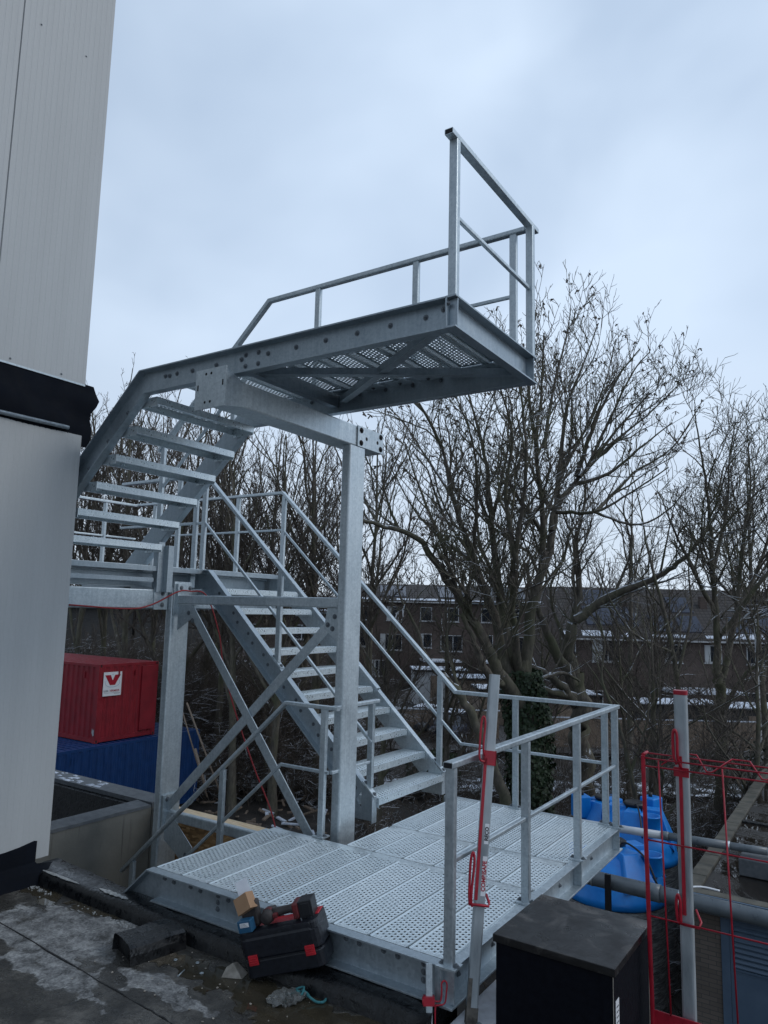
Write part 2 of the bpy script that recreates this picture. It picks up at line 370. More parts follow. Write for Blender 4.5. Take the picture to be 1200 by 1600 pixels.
def rail(path, parent, prof=RAIL, name='top_rail', up=(0, 0, 1), ends=False):
    b = MB(); b.sweep(prof, path, up)
    if ends:
        for a, c in ((path[0], path[1]), (path[-1], path[-2])):
            a = Vector(a); d = (a-Vector(c)).normalized(); wq = max(p[0] for p in prof)*2; h = max(p[1] for p in prof)*2
            b.sweep(rr(wq-.008, h-.008, .004), [a-d*.001, a+d*.0008], up, mi=1)
    return b.build(name, [G, M['dark_end']], parent)

# ---- lower platform ---------------------------------------------------------
H = .19; zc = -H/2
b = MB()
# front channel with its sloping left end
FLG = channel(.07, H, face=1)
b.sweep(FLG, [(XL-.95, .07, zc-.95*.884), (XL, .07, zc), (-.075, .07, zc)])
for i in range(9):
    x = -2.2+i*.25; b.bolt((x, .062, -.045), (0, -1, 0), .010, .012); b.bolt((x+.09, .062, -.05), (0, -1, 0), .010, .012)
    if i in (2, 3, 8): b.bolt((x, .062, -.085), (0, -1, 0), .010); b.bolt((x, .062, -.125), (0, -1, 0), .010)
    pass
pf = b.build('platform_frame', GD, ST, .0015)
def frame_piece(name, b, parent=pf, mt=G, bev=0): return b.build(name, mt, parent, bev)
b = MB()   # right channel, flange outwards, stiffeners under the posts
b.sweep(channel(.07, H, face=1), [(-.07, -.005, zc-.001), (-.07, YB, zc-.001)])
for y in (0.03, 1.02, 2.0, 2.98): b.box(-.061, -.004, y-.004, y+.004, -.178, -.0125)
b.box(-.10, -.071, -.004, .004, -.188, -.002)
for y in (.18, .6, 1.3, 1.7, 2.4): b.bolt((-.062, y, -.10), (1, 0, 0), .010)
frame_piece('edge_channel', b, bev=.0015)
b = MB(); b.sweep(channel(.06, H, face=1), [(-.078, YB-.065, zc-.002), (-1.68, YB-.065, zc-.002)]); frame_piece('edge_channel', b)
b = MB(); b.box(XL, -1.8, YS-.008, YS, -H, -.003); frame_piece('edge_channel', b)
b = MB(); b.box(XL, XL+.008, .071, YS-.009, -H, -.003); frame_piece('edge_channel', b)
for y in (1.205, 1.835):
    b = MB(); b.box((XL+.009) if y < 1.5 else -1.55, -.078, y-.032, y+.032, -.055, -.0022); frame_piece('cross_bar', b, mt=DK)
for i in range(9):
    plank(-.060-.242-i*.2505, .075, 1.172, -.001, pf)
    if i < 6: plank(-.060-.242-i*.2505, 1.238, 1.802, -.001, pf); plank(-.060-.242-i*.2505, 1.868, YB-.07, -.001, pf)
# ---- platform railing ---------------------------------------------------------
ZR = .983
b = rail([(-.03, -.02, ZR), (-.03, YB-.005, ZR)], ST, ends=True)
for y in (.02, 1.02, 2.0, 2.985): post(-.030, y, 0, ZR-.018, b)
for y0, y1 in ((.04, 1.0), (1.04, 1.98), (2.02, 2.965)): rail([(-.03, y0, .5), (-.03, y1, .5)], b, MID, 'mid_rail')
yr = YB-.03
sl_ = .1938/.2125
x_b = -1.58
b = rail([(-.06, yr, ZR-.001), (x_b, yr, ZR-.001), (-3.915, yr, ZR-.001+sl_*(3.915+x_b)), (-6.6, yr, ZR-.001+sl_*(3.915+x_b))], ST)
post(-.13, yr, 0, ZR-.018, b); post(-.955, yr, 0, ZR-.018, b)
def ztr(x): return ZR+sl_*(-x+x_b)            # centre of top rail on the slope
def zst(x): return .1938+sl_*(-x-1.68)        # nosing line / top of stringer
post(-1.755, yr, zst(-1.755), ztr(-1.755)-.018, b, False)
post(-2.83, yr, zst(-2.83), ztr(-2.83)-.018, b, False)
post(-3.89, yr, 2.133, ztr(-3.89)-.018, b, False)
for x in (-4.64, -5.4, -6.2): post(x, yr, 2.133, 3.10-.0, b, False)
rail([(-.15, yr, .5), (-.935, yr, .5)], b, MID, 'mid_rail'); rail([(-.975, yr, .5), (-1.52, yr, .5), (-1.735, yr, .5+sl_*.215)], b, MID, 'mid_rail')
rail([(-1.775, yr, .5+sl_*.255), (-2.81, yr, .5+sl_*1.29)], b, MID, 'mid_rail'); rail([(-2.85, yr, .5+sl_*1.33), (-3.87, yr, .5+sl_*2.35)], b, MID, 'mid_rail')
rail([(-3.91, yr, 2.665), (-4.62, yr, 2.665)], b, MID, 'mid_rail'); rail([(-4.66, yr, 2.665), (-6.4, yr, 2.665)], b, MID, 'mid_rail')
# ---- lower flight ---------------------------------------------------------------
def flight_stringer(y, face, foot=True):
    hs = .2; off = hs/2*math.sqrt(1+sl_*sl_)
    b = MB(); pr = channel(.065, hs, face=face)
    b.sweep(pr, [(-1.71, y, zst(-1.71)-off), (-3.82, y, 2.132-.1), (-3.98, y, 2.132-.1)] if False else [(-1.86, y, zst(-1.86)-off), (-3.84, y, zst(-3.84)-off), (-4.05, y, 2.031)])
    # foot: plate down to the deck
    ya, yb_ = sorted((y, y-face*.0+.065*(-1 if face > 0 else 1)*-1*1.0))
    b.prism([(-1.71, y-.004, .0), (-1.93, y-.004, .0), (-1.93, y-.004, .18), (-1.86, y-.004, zst(-1.86)-.27), (-1.86, y-.004, zst(-1.86)-.01), (-1.71, y-.004, zst(-1.71)-.01)], (0, 1, 0), .008)
    return b
YA = 1.86; YBs = YB-.055
b = flight_stringer(YA, -1); 
for q in range(9):
    for dz in (.10, .19):
        x = -1.95-q*.2125; b.bolt((x+(.03 if dz > .15 else -.03), YA-.008, zst(x)-dz), (0, -1, 0), .010)
b.box(-1.716, -1.706, YA-.066, YA+.004, .0, zst(-1.71)-.002)
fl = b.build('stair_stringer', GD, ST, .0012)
b = flight_stringer(YBs, 1); b.box(-1.716, -1.706, YBs-.004, YBs+.066, .0, zst(-1.71)-.002); fl2 = b.build('stair_stringer', G, ST, .0012)
def tread_mesh(Lh, w=.245):
    b = MB(); perf(b, w-.02, Lh-.05, .032, .040, .01, .025, 0, .0085, .004)
    b.add([(0, 0, 0), (.01, 0, 0), (.01, Lh, 0), (0, Lh, 0)], [(0, 1, 2, 3)]); b.add([(w-.01, 0, 0), (w, 0, 0), (w, Lh, 0), (w-.01, Lh, 0)], [(0, 1, 2, 3)])
    b.add([(.01, 0, 0), (w-.01, 0, 0), (w-.01, .025, 0), (.01, .025, 0)], [(0, 1, 2, 3)]); b.add([(.01, Lh-.025, 0), (w-.01, Lh-.025, 0), (w-.01, Lh, 0), (.01, Lh, 0)], [(0, 1, 2, 3)])
    b.box(0, .003, 0, Lh, -.055, -.0005); b.box(w-.003, w, 0, Lh, -.055, -.0005)
    b.box(.003, .02, 0, Lh, -.055, -.052); b.box(w-.02, w-.003, 0, Lh, -.055, -.052)
    for y in (0, Lh-.005): b.box(.004, w-.004, y, y+.005, -.075, -.001)
    return b
TR = tread_mesh(YBs-YA-.012).build('tread', DK, fl)
for i in range(1, 11):
    o = TR if i == 1 else TR.copy()
    if i > 1: COL.objects.link(o); o.parent = fl
    o.location = (-1.685-.2125*(i-1)-.245, YA+.006, .1938*i-.002)
# left handrail of the lower flight
yl = YA-.033
b = rail([(-1.70, yl, ztr(-1.70)), (-3.93, yl, ztr(-3.93)), (-3.99, yl, ztr(-3.93)), (-5.3, yl, ztr(-3.93))], ST)
for x in (-2.84,): post(x, yl, zst(x), ztr(x)-.018, b, False)
for x in (-3.93, -4.06, -4.33): post(x, yl, 2.133, ztr(-3.93)-.018, b, False)
rail([(-1.75, yl, ztr(-1.75)-.49), (-2.82, yl, ztr(-2.82)-.49)], b, MID, 'mid_rail'); rail([(-2.86, yl, ztr(-2.86)-.49), (-3.91, yl, ztr(-3.91)-.49)], b, MID, 'mid_rail')
rail([(-3.95, yl, 2.62), (-5.3, yl, 2.62)], b, MID, 'mid_rail')
# bolted shoe plates of posts on the stringers
b = MB()
for (x, y) in ((-2.84, yl), (-1.755, yr), (-1.755, yl+.0)):
    c = V3(x, y, zst(x)+.006); d = V3(1, 0, -sl_).normalized(); n_ = V3(sl_, 0, 1).normalized(); Mx = Matrix((d, V3(0, 1, 0), n_)).transposed().to_4x4(); Mx.translation = c
    b.box(-.085, .085, -.028, .028, -.004, .007, 0, Mx)
    for s_ in (-.06, .06): b.bolt(c+d*s_+n_*.007, n_, .012)
b.build('shoe_plate', G, fl)
# ---- short stair going down on the left, with its railing --------------------------
sd = .884
b = rail([(-1.70, 1.275, ZR), (-2.238, 1.275, ZR), (-4.178, 1.275, ZR-sd*1.94)], ST, rr(.05, .03, .006))
rail([(-1.765, 1.30, ZR-.0), (-1.765, 1.93, ZR+.0)], b, rr(.05, .03, .006))
post(-1.835, 1.275, 0, ZR-.016, b); post(-1.765, 1.84, zst(-1.765)+.01, ZR-.016, b, False)
post(-2.925, 1.275, -.75, ZR-sd*(2.925-2.238)-.016, b, False); post(-4.03, 1.275, -1.75, ZR-sd*(4.03-2.238)-.016, b, False)
rail([(-1.765, 1.29, .487), (-1.765, 1.82, .487)], b, MID, 'mid_rail')
rail([(-1.78, 1.275, .487), (-2.27, 1.275, .487), (-3.657, 1.275, .487-sd*1.387)], b, MID, 'mid_rail')
b = MB(); b.sweep(channel(.06, .18, face=1), [(XL-1.9, 1.25, -.12-1.9*sd), (XL-.02, 1.25, -.12)]); b.build('stair_stringer', G, ST)
TD = tread_mesh(1.10).build('tread', DK, pf)
for i in range(8):
    o = TD if i == 0 else TD.copy()
    if i: COL.objects.link(o); o.parent = pf
    o.location = (XL-.02-.225*(i+1), .09, -.199*(i+1)-.02)
# ---- mid landing -------------------------------------------------------------------
ZL = 2.132
b = MB()
b.box(-3.925, -3.875, .19, YB-.09, ZL-.05, ZL-.003); b.sweep(channel(.04, .15, face=1), [(-4.10, .19, ZL-.13), (-4.10, YB-.09, ZL-.13)]); b.box(-3.93, -3.89, .19, 1.19, ZL-.155, ZL-.115)
b.sweep(channel(.065, .2, face=-1), [(-3.90, YB-.02, ZL-.1), (-6.6, YB-.02, ZL-.1)])
b.sweep(channel(.065, .2, face=-1), [(-4.06, YA-.06, ZL-.102), (-5.9, YA-.06, ZL-.102)])

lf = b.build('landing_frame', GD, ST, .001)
for i in range(6): plank(-3.93-.242-i*.2505, .19, 1.55, ZL-.001, lf); plank(-3.93-.242-i*.2505, 1.62, YB-.1, ZL-.001, lf)
# ---- upper flight ---------------------------------------------------------------------
ZU = 3.573; XU = -.045; Y0 = .045; Y1 = 1.28; XB = -2.785; su = .2054/.2255
HU = .195
def us(y, face):
    b = MB(); b.sweep(channel(.07, HU, face=face), [(-4.45, y, ZU-HU/2-su*1.665), (XB, y, ZU-HU/2), (XU-.066, y, ZU-HU/2)]); return b
bend = .0
b = us(Y0+.07, 1)
for i in range(10):
    x = -.28-i*.25; b.bolt((x, Y0+.062, ZU-.075), (0, -1, 0), .011, .012)
for i in range(6): b.bolt((-3.0-.2255*i, Y0+.062, ZU-su*(.215+.2255*i)-.11), (0, -1, 0), .011)
for x, dz in ((-1.62, .05), (-1.62, .13), (-1.74, .05), (-1.74, .13), (-2.58, .07), (-2.45, .07), (-.16, .05)): b.bolt((x, Y0+.062, ZU-dz), (0, -1, 0), .011)
b.box(-.118, -.112, Y0, Y0+.075, ZU-HU, ZU-.001)
ub = b.build('upper_stringer', GD, ST, .0012)
b = us(Y1-.07, -1)
b.box(-3.93, -3.86, Y1-.076, Y1-.004, ZL-.25, ZL+.25); b.box(-3.88, -3.80, Y1-.006, Y1+.06, ZL-.25, ZL+.20)
for i in range(10): b.bolt((-.28-i*.25, Y1-.078, ZU-.075), (0, -1, 0), .010)
b.build('upper_stringer', GD, ST, .0012)
b = MB(); b.sweep(channel(.066, HU, face=1), [(XU-.066, Y0-.005, ZU-HU/2-.001), (XU-.066, Y1+.005, ZU-HU/2-.001)])
for y in (Y0+.03, Y1-.05): b.box(XU-.058, XU-.004, y-.004, y+.004, ZU-HU+.014, ZU-.014)
b.bolt((XU-.05, Y0+.0, ZU-.05), (0, -1, 0), .008)
b.build('end_channel', GD, ub, .0012)
TU = tread_mesh(Y1-Y0-.16, .25).build('tread', DK, ub)
for i in range(1, 8):
    o = TU if i == 1 else TU.copy()
    if i > 1: COL.objects.link(o); o.parent = ub
    o.location = (-2.684-.2255*(6-i+1)+.2255-.25, Y0+.08, ZL+.2054*i) if i < 7 else (-2.684-.018, Y0+.08, ZU-.004)
for i in range(10): plank(XU-.07-.242-i*.2505, Y0+.078, Y1-.078, ZU-.003, ub)
for a_, c_ in (((-.18, Y0+.12), (-1.66, Y1-.12)), ((-.16, Y1-.10), (-1.95, Y0+.12))):
    b = MB(); k_ = .0 if a_[1] < 1 else .012
    a3 = V3(*a_, ZU-.135-k_); c3 = V3(*c_, ZU-.135-k_)
    b.sweep([(-.03, 0), (.03, 0), (.03, .006), (-.024, .006), (-.024, .05), (-.03, .05)], [a3, c3]); b.build('bracing_angle', GD, ub)
b = MB(); b.box(-1.80, -1.74, Y0+.08, Y1-.08, ZU-.16, ZU-.055); b.build('cross_bar', GD, ub)
b = MB()
for i in range(7):
    x = -.36-i*.2505; zz = ZU-.062
    b.prism([(x-.10, Y1-.081, zz), (x+.10, Y1-.081, zz), (x+.10, Y1-.14, zz), (x+.06, Y1-.20, zz), (x-.10, Y1-.20, zz)], (0, 0, 1), .006); b.bolt((x, Y1-.13, zz), (0, 0, -1), .010)
b.build('fixing_plate', GD, ub)
# upper rails
zu1 = ZU+ZR
b = rail([(XU-.035, Y0-.05, zu1+.004), (XU-.035, Y1+.06, zu1+.004)], ST, rr(.056, .036, .005), ends=True)
post(XU-.035, Y0+.03, ZU, zu1-.014, b, False, .055, .045); post(XU-.03, Y1-.05, ZU, zu1-.014, b, False, .055, .045)
rail([(XU-.035, Y0+.055, ZU+.50), (XU-.035, Y1-.075, ZU+.50)], b, MID, 'mid_rail')
yu = Y1-.035
b = rail([(XU-.07, yu, zu1-.012), (-2.60, yu, zu1-.012), (-3.99, yu, zu1-.012-su*1.39)], ST, RAIL)
for x in (-.21, -1.04, -2.03): post(x, yu, ZU, zu1-.03, b, False)
post(-2.99, yu, ZU-su*.205, zu1-.03-su*.39, b, False); post(-3.93, yu, ZU-su*1.145, zu1-.03-su*1.33, b, False)
for x0, x1 in ((-.23, -1.02), (-1.06, -2.01)): rail([(x0, yu, ZU+.48), (x1, yu, ZU+.48)], b, MID, 'mid_rail')
rail([(-2.05, yu, ZU+.48), (-2.66, yu, ZU+.48), (-2.97, yu, ZU+.48-su*.31)], b, MID, 'mid_rail'); rail([(-3.01, yu, ZU+.48-su*.35), (-3.91, yu, ZU+.48-su*1.25)], b, MID, 'mid_rail')
# landing railing towards the camera side end
b = rail([(-6.55, .6, 3.10), (-6.55, YB-.06, 3.10)], ST)
for y in (.7, 1.6, 2.5): post(-6.55, y, 2.13, 3.08, b, False)
rail([(-6.55, .6, 2.64), (-6.55, YB-.06, 2.64)], b, MID, 'mid_rail')
# ---- columns, beams, bracing ----------------------------------------------------------------
def column(xc, yc, z0, z1, w=.085, d=.215):
    b = MB(); b.sweep(rr(w, d, .018, 5), [(xc, yc, z0), (xc, yc, z1)], (0, 1, 0), smooth=False); return b
b = column(-1.778, 1.485, -2.6, 3.14, .09, .225); c2 = b.build('column', G, ST)
b = column(-3.872, 1.49, -5.9, 1.93, .085, .235); c1 = b.build('column', G, ST)
b = MB(); b.sweep(rr(.20, .185, .012), [(-1.84, -.09, 3.235), (-1.84, 1.62, 3.235)]); bm = b.build('cross_beam', G, ST)
b = MB(); b.box(-2.0, -1.71, -.104, -.092, 3.105, 3.385)
for x in (-1.90, -1.85): 
    for z in (3.15, 3.35): b.bolt((x, -.104, z), (0, -1, 0), .006, .001, 1)
for x, z in ((-1.975, 3.26), (-1.735, 3.27)): b.box(x-.006, x+.006, -.1052, -.104, z-.02, z+.02, 1)
b.prism([(-1.735, -.09, 3.385), (-1.735, .06, 3.330), (-1.735, .12, 3.15), (-1.735, -.09, 3.11)], (-1, 0, 0), .008)
b.build('end_plate', [G, M['dark_end']], bm, .001)
b = MB(); b.box(-1.739, -1.727, 1.47, 1.86, 3.145, 3.325)
for y, z in ((1.52, 3.29), (1.52, 3.18), (1.82, 3.29), (1.82, 3.18)): b.bolt((-1.727, y, z), (1, 0, 0), .015)
for y, z in ((1.60, 3.23), (1.77, 3.23)): b.bolt((-1.727, y, z), (1, 0, 0), .010, .001, 1)
b.box(-1.94, -1.74, 1.621, 1.86, 3.145, 3.155); b.build('splice_plate', [G, M['dark_end']], bm, .001)
b = MB(); b.sweep(rr(.20, .185, .012), [(-3.99, .19, 1.815), (-3.99, 2.95, 1.815)]); bm1 = b.build('cross_beam', G, ST)
b = MB(); b.box(-3.890, -3.880, 1.20, 1.365, 1.715, 1.925)
for y, z in ((1.30, 1.87), (1.30, 1.76)): b.bolt((-3.88, y, z), (1, 0, 0), .014)
b.box(-3.829, -3.817, 1.385, 1.60, 1.66, 1.99); b.box(-3.817, -3.79, 1.41, 1.58, 1.68, 1.97)
for y in (1.45, 1.56):
    for z in (1.93, 1.71): b.bolt((-3.79, y, z), (1, 0, 0), .013)
b.build('splice_plate', G, bm1, .001)
b = MB(); b.sweep(rr(.05, .085, .01), [(-3.79, 1.44, 1.815), (-1.825, 1.44, 1.815)]); b.build('tie_bar', G, ST)
def flat(p, q, name='brace', w=.085, th=.012):
    b = MB(); b.sweep(rr(th, w, .003), [p, q], (0, 0, 1)); return b.build(name, G, ST)
flat((-3.62, 1.43, 1.74), (-2.03, 1.43, -.12)); flat((-1.93, 1.445, 1.65), (-3.83, 1.445, -.16))
for poly, bolts in (([(-3.79, 1.425, 1.77), (-3.60, 1.425, 1.77), (-3.56, 1.425, 1.66), (-3.79, 1.425, 1.52)], ((-3.64, 1.69), (-3.58, 1.62))),
                    ([(-1.826, 1.425, 1.77), (-1.96, 1.425, 1.77), (-1.99, 1.425, 1.60), (-1.826, 1.425, 1.48)], ((-1.88, 1.70), (-1.90, 1.60), (-1.95, 1.63))),
                    ([(-3.80, 1.425, -.18), (-3.72, 1.425, -.18), (-3.42, 1.425, -.42), (-3.45, 1.425, -.62), (-3.80, 1.425, -.42)], ((-3.5, -.5),))):
    b = MB(); b.prism(poly, (0, 1, 0), .006)
    for x, z in bolts: b.bolt((x, 1.425, z), (0, -1, 0), .013)
    b.build('gusset_plate', G, ST)
b = MB(); b.sweep(rr(.06, .09, .012), [(-3.81, 1.46, -.20), (-1.83, 1.46, -.20)]); b.build('tie_bar', G, ST)
b = MB(); b.box(-3.829, -3.80, 1.39, 1.59, -.35, -.02)
for y in (1.44, 1.55):
    for z in (-.06, -.31): b.bolt((-3.80, y, z), (1, 0, 0), .014)
b.build('splice_plate', G, c1, .001)
# red cable lying over the beam and hanging down behind the column
def catmull(P, n=8):
    P = [Vector(p) for p in P]; P = [P[0]*2-P[1]]+P+[P[-1]*2-P[-2]]; o = []
    for i in range(1, len(P)-2):
        for k in range(n):
            t = k/n; a, b_, c, d = P[i-1:i+3]
            o.append(.5*((2*b_)+(c-a)*t+(2*a-5*b_+4*c-d)*t*t+(3*b_-a-3*c+d)*t**3))
    return o+[P[-2]]
b = MB(); b.tube(catmull([(-3.87, .30, 1.745), (-3.87, .9, 1.72), (-3.85, 1.15, 1.76), (-3.76, 1.38, 1.89), (-3.74, 1.52, 1.90), (-3.66, 1.66, 1.86), (-3.52, 1.72, 1.50), (-3.42, 1.70, 1.2), (-3.2, 1.66, .8), (-2.9, 1.62, .35), (-2.6, 1.60, -.1), (-2.5, 1.6, -.6)]), .007, 6)
b.build('cable', M['cable'], label='thin red cable draped over the beam and hanging below the landing', cat='cable')

# ================================================================== ROOF WE STAND ON
# kerb runs slightly skew in front of the platform
def kf(x): return -.095-.006*(x+3.0)      # front top edge
def kb(x): return .165-.085*(x+3.45) if x < -2.5 else .084+.055*(x+2.5)      # back top edge
m = mat('wet_bitumen_roof', (.02, .02, .02), .5); M['roof'] = m; t = NT(m); v = t.co()
warp = t.noise(v, 3.2, 5, .65, .3); n2 = t.noise(v, 9, 6, .7, .2); nf = t.noise(v, 70, 3, .6)
geo = t.n('ShaderNodeTexCoord'); pos = t.n('ShaderNodeSeparateXYZ'); t.l(geo.outputs['Object'], pos.inputs[0])
wn = t.n('ShaderNodeTexNoise'); wn.inputs['Scale'].default_value = 4.5; wn.inputs['Detail'].default_value = 5; t.l(v, wn.inputs[0])
wc = t.n('ShaderNodeSeparateColor'); t.l(wn.outputs['Color'], wc.inputs[0])
px = t.math('ADD', pos.outputs[0], t.math('MULTIPLY', t.math('SUBTRACT', wc.outputs[0], .5), .55))
py = t.math('ADD', pos.outputs[1], t.math('MULTIPLY', t.math('SUBTRACT', wc.outputs[1], .5), .55))
def blob(cx, cy, rx, ry):
    cx += .07; cy -= .067
    a = t.math('POWER', t.math('DIVIDE', t.math('SUBTRACT', px, cx), rx), 2.); b_ = t.math('POWER', t.math('DIVIDE', t.math('SUBTRACT', py, cy), ry), 2.)
    return t.math('MULTIPLY', t.math('SUBTRACT', 1., t.math('ADD', a, b_)), 6., clamp=True)
def union(bs):
    o = bs[0]
    for x in bs[1:]: o = t.math('MAXIMUM', o, x)
    return o
dry = union([blob(-2.62, -.42, .58, .26), blob(-2.2, -.72, .42, .17), blob(-1.55, -.50, .36, .11), blob(-2.9, -.16, .22, .07), blob(-1.75, -.80, .13, .05), blob(-2.45, -.20, .30, .10), blob(-.6, -.62, .5, .1), blob(-.2, -1.3, .8, .3), blob(-2.9, -1.5, .6, .3), blob(1.6, -1.2, .7, .4), blob(-1., -2.4, .9, .4)])
pud = union([blob(-1.35, -.20, .62, .13), blob(-.72, -.22, .75, .17), blob(-2.5, -.02, .5, .075), blob(-3.3, -.12, .3, .10)])
base = t.ramp(warp, [(.3, (.014, .014, .013)), (.5, (.050, .047, .041)), (.68, (.125, .118, .105))])
dryc = t.ramp(t.math('ADD', t.math('MULTIPLY', n2, .7), t.math('MULTIPLY', nf, .3)), [(.38, (.04, .041, .041)), (.48, (.14, .143, .145)), (.64, (.34, .345, .34))])
base = t.mix(t.ramp(t.noise(v, 28, 5, .7), [(.42, 0.), (.62, .6)]), base, (.012, .012, .012)); dry = t.math('MULTIPLY', dry, t.ramp(t.noise(v, 7, 6, .75, .6), [(.36, .15), (.46, 1.)])); c = t.mix(dry, base, dryc); c = t.mix(pud, c, t.ramp(n2, [(.3, (.030, .026, .018)), (.7, (.060, .050, .034))]))
t.setc(c)
r_ = t.mix(dry, t.ramp(t.noise(v, 5, 5, .6), [(.35, (.14,)*3), (.6, (.55,)*3)]), (.78, .78, .78)); r_ = t.mix(pud, r_, (.04, .04, .04)); t.setr(r_)
hb = t.math('MULTIPLY', t.math('ADD', t.math('MULTIPLY', nf, .5), n2), t.math('SUBTRACT', 1., pud)); t.bump(hb, .8, .014)
rk0 = random.Random(14)
ROOF = empty('flat_roof', (0, 0, -.285), 0, 'wet bitumen flat roof in the foreground with pale dried patches and puddles', 'roof')
def P(o): return o
zr = -.285
b = MB()
b.prism([(-3.46, -9, -.35), (3.4, -9, -.35), (3.4, .60, -.35), (-.02, .60, -.35), (-.02, kf(0)+.02, -.35), (-3.46, kf(-3.46)+.02, -.35)], (0, 0, 1), .35)
b.build('roof_surface', M['roof'], ROOF)
# overlapping sheets of roofing felt (real 4 mm laps)
def prs(poly, z, h): 
    poly = [(x+.07 if x > -3.6 else x, y-.067) for x, y in poly]
    bb = MB(); bb.prism([(x, y, z) for x, y in poly], (0, 0, 1), h); return bb
prs([(-3.66, -.51), (-1.70, -.655), (-1.2, -.69), (.0, -.76), (.0, -1.72), (-3.66, -1.5)], .0005, .004).build('felt_sheet', M['roof'], ROOF)
prs([(-1.72, -.665), (-2.35, -2.6), (-1.3, -2.8), (-.72, -.735)], .0055, .004).build('felt_sheet', M['roof'], ROOF)
prs([(.05, -.2), (3.3, -.2), (3.3, -1.2), (.05, -1.2)], .0005, .004).build('felt_sheet', M['roof'], ROOF)
for sp_ in ([(-3.45, -.53), (-1.70, -.655), (-1.2, -.69), (.0, -.76)], [(-1.715, -.665), (-2.35, -2.6)], [(-.72, -.735), (-1.3, -2.8)], [(-3.3, -1.2), (-2.1, -1.28), (-1.95, -1.35)]):
    b = MB(); pts_ = []
    for (x0, y0), (x1, y1) in zip(sp_, sp_[1:]):
        for i in range(10): q = i/10; pts_.append((x0+(x1-x0)*q+rk0.uniform(-.006, .006), y0+(y1-y0)*q+rk0.uniform(-.006, .006), .004))
    pts_ = [(x+.07, y-.067, z) for x, y, z in pts_]; b.tube(pts_, [rk0.uniform(.003, .008) for _ in pts_], 6); b.build('seam_bead', M['bitumen'], ROOF)
# kerb (rounded bitumen upstand)
b = MB(); xs = [-3.52+.08*i for i in range(44)]; prof = []
vs = []; nP = 9; rk = random.Random(3)
for i, x in enumerate(xs):
    w1 = rk.uniform(-.006, .006); w2 = rk.uniform(-.006, .006); f, k = kf(x)+w1, kb(x)+w2; h = .088+w1*.5
    vs += [(x, f-.035, -.02), (x, f-.020, .045), (x, f-.010+w2, h-.022), (x, f+.012, h-.006), (x, f+.04, h), (x, (f+k)/2, h+.004+w2*.6), (x, k-.03, h+.002), (x, k-.004, h-.012), (x, k, -.06)]
fs = [(i*nP+j, i*nP+j+1, (i+1)*nP+j+1, (i+1)*nP+j) for i in range(len(xs)-1) for j in range(nP-1)]
fs += [tuple(range(nP)), tuple((len(xs)-1)*nP+j for j in range(nP))[::-1]]
b.add(vs, [tuple(reversed(f)) for f in fs], 0, True); b.build('kerb', M['bitumen'], ROOF)
b = MB(); b.box(-3.46, .0, kf(-.1)+.30, .175, -3.4, -.09)   # outer face of the edge below the kerb
for yk in (0,): pass
b = MB(); b.prism([(-3.67, kf(-3.67)+.05, -4), (-.05, kf(-.05)+.05, -4), (-.05, kb(-.05)-.01, -4), (-2.5, kb(-2.5)-.012, -4), (-3.67, kb(-3.67)-.012, -4)], (0, 0, 1), 3.95); b.build('edge_wall', M['concrete'], ROOF)
# pale crust of dried dirt along the kerb
b = MB(); rk = random.Random(5)
def crust(x0, x1, off, wd, z, n=14, mat_=None):
    bb = MB(); top = []; bot = []
    for i in range(n+1):
        q = i/n; x = x0+(x1-x0)*q; a = math.sin(math.pi*q)**.5*wd*(.6+.6*rk.random())
        top.append((x, kf(x)+off+a/2, z)); bot.append((x, kf(x)+off-a/2, z))
    bb.prism(top+bot[::-1], (0, 0, 1), .004); return bb
M['crust'] = simple('dried_pale_dirt', (.20, .21, .21), (.42, .43, .43), 60, (.7, .9), .3)
crust(-3.38, -2.92, .018, .028, .0855).build('dried_crust', M['crust'], ROOF)
crust(-2.74, -2.42, .045, .045, .0895).build('dried_crust', M['crust'], ROOF)
# black flashing turned up the wall
b = MB(); n = 16; vs = []
for i in range(n+1):
    q = i/n; y = -1.9+1.78*q; fl_e = max(0, (q-.9)/.1)
    z = .262+.010*math.sin(5*q)+.030*fl_e
    vs += [(-3.385+.010*math.sin(9*q)+.05*fl_e, y+.06*fl_e, 0.), (-3.405+.04*fl_e, y+.05*fl_e, .085), (-3.437-.004*math.sin(11*q), y+.02*fl_e, .14), (-3.445, y+.03*fl_e, z), (-3.4545, y+.01, z+.004), (-3.4545, y, 0)]
b.add(vs, [(i*6+j, i*6+j+1, (i+1)*6+j+1, (i+1)*6+j) for i in range(n) for j in range(5)]+[tuple(range(6)), tuple(n*6+j for j in range(6))[::-1]], 0, False)
b.add([(-3.46, -.16, .0), (-3.335, -.12, 0), (-3.30, -.09, .0), (-3.46, .06, .0), (-3.46, -.15, .13), (-3.38, -.10, .092), (-3.35, -.04, .088), (-3.46, .06, .092)], [(0, 1, 5, 4), (1, 2, 6, 5), (2, 3, 7, 6), (4, 5, 6, 7)])
b.build('flashing', M['membrane'], ROOF)
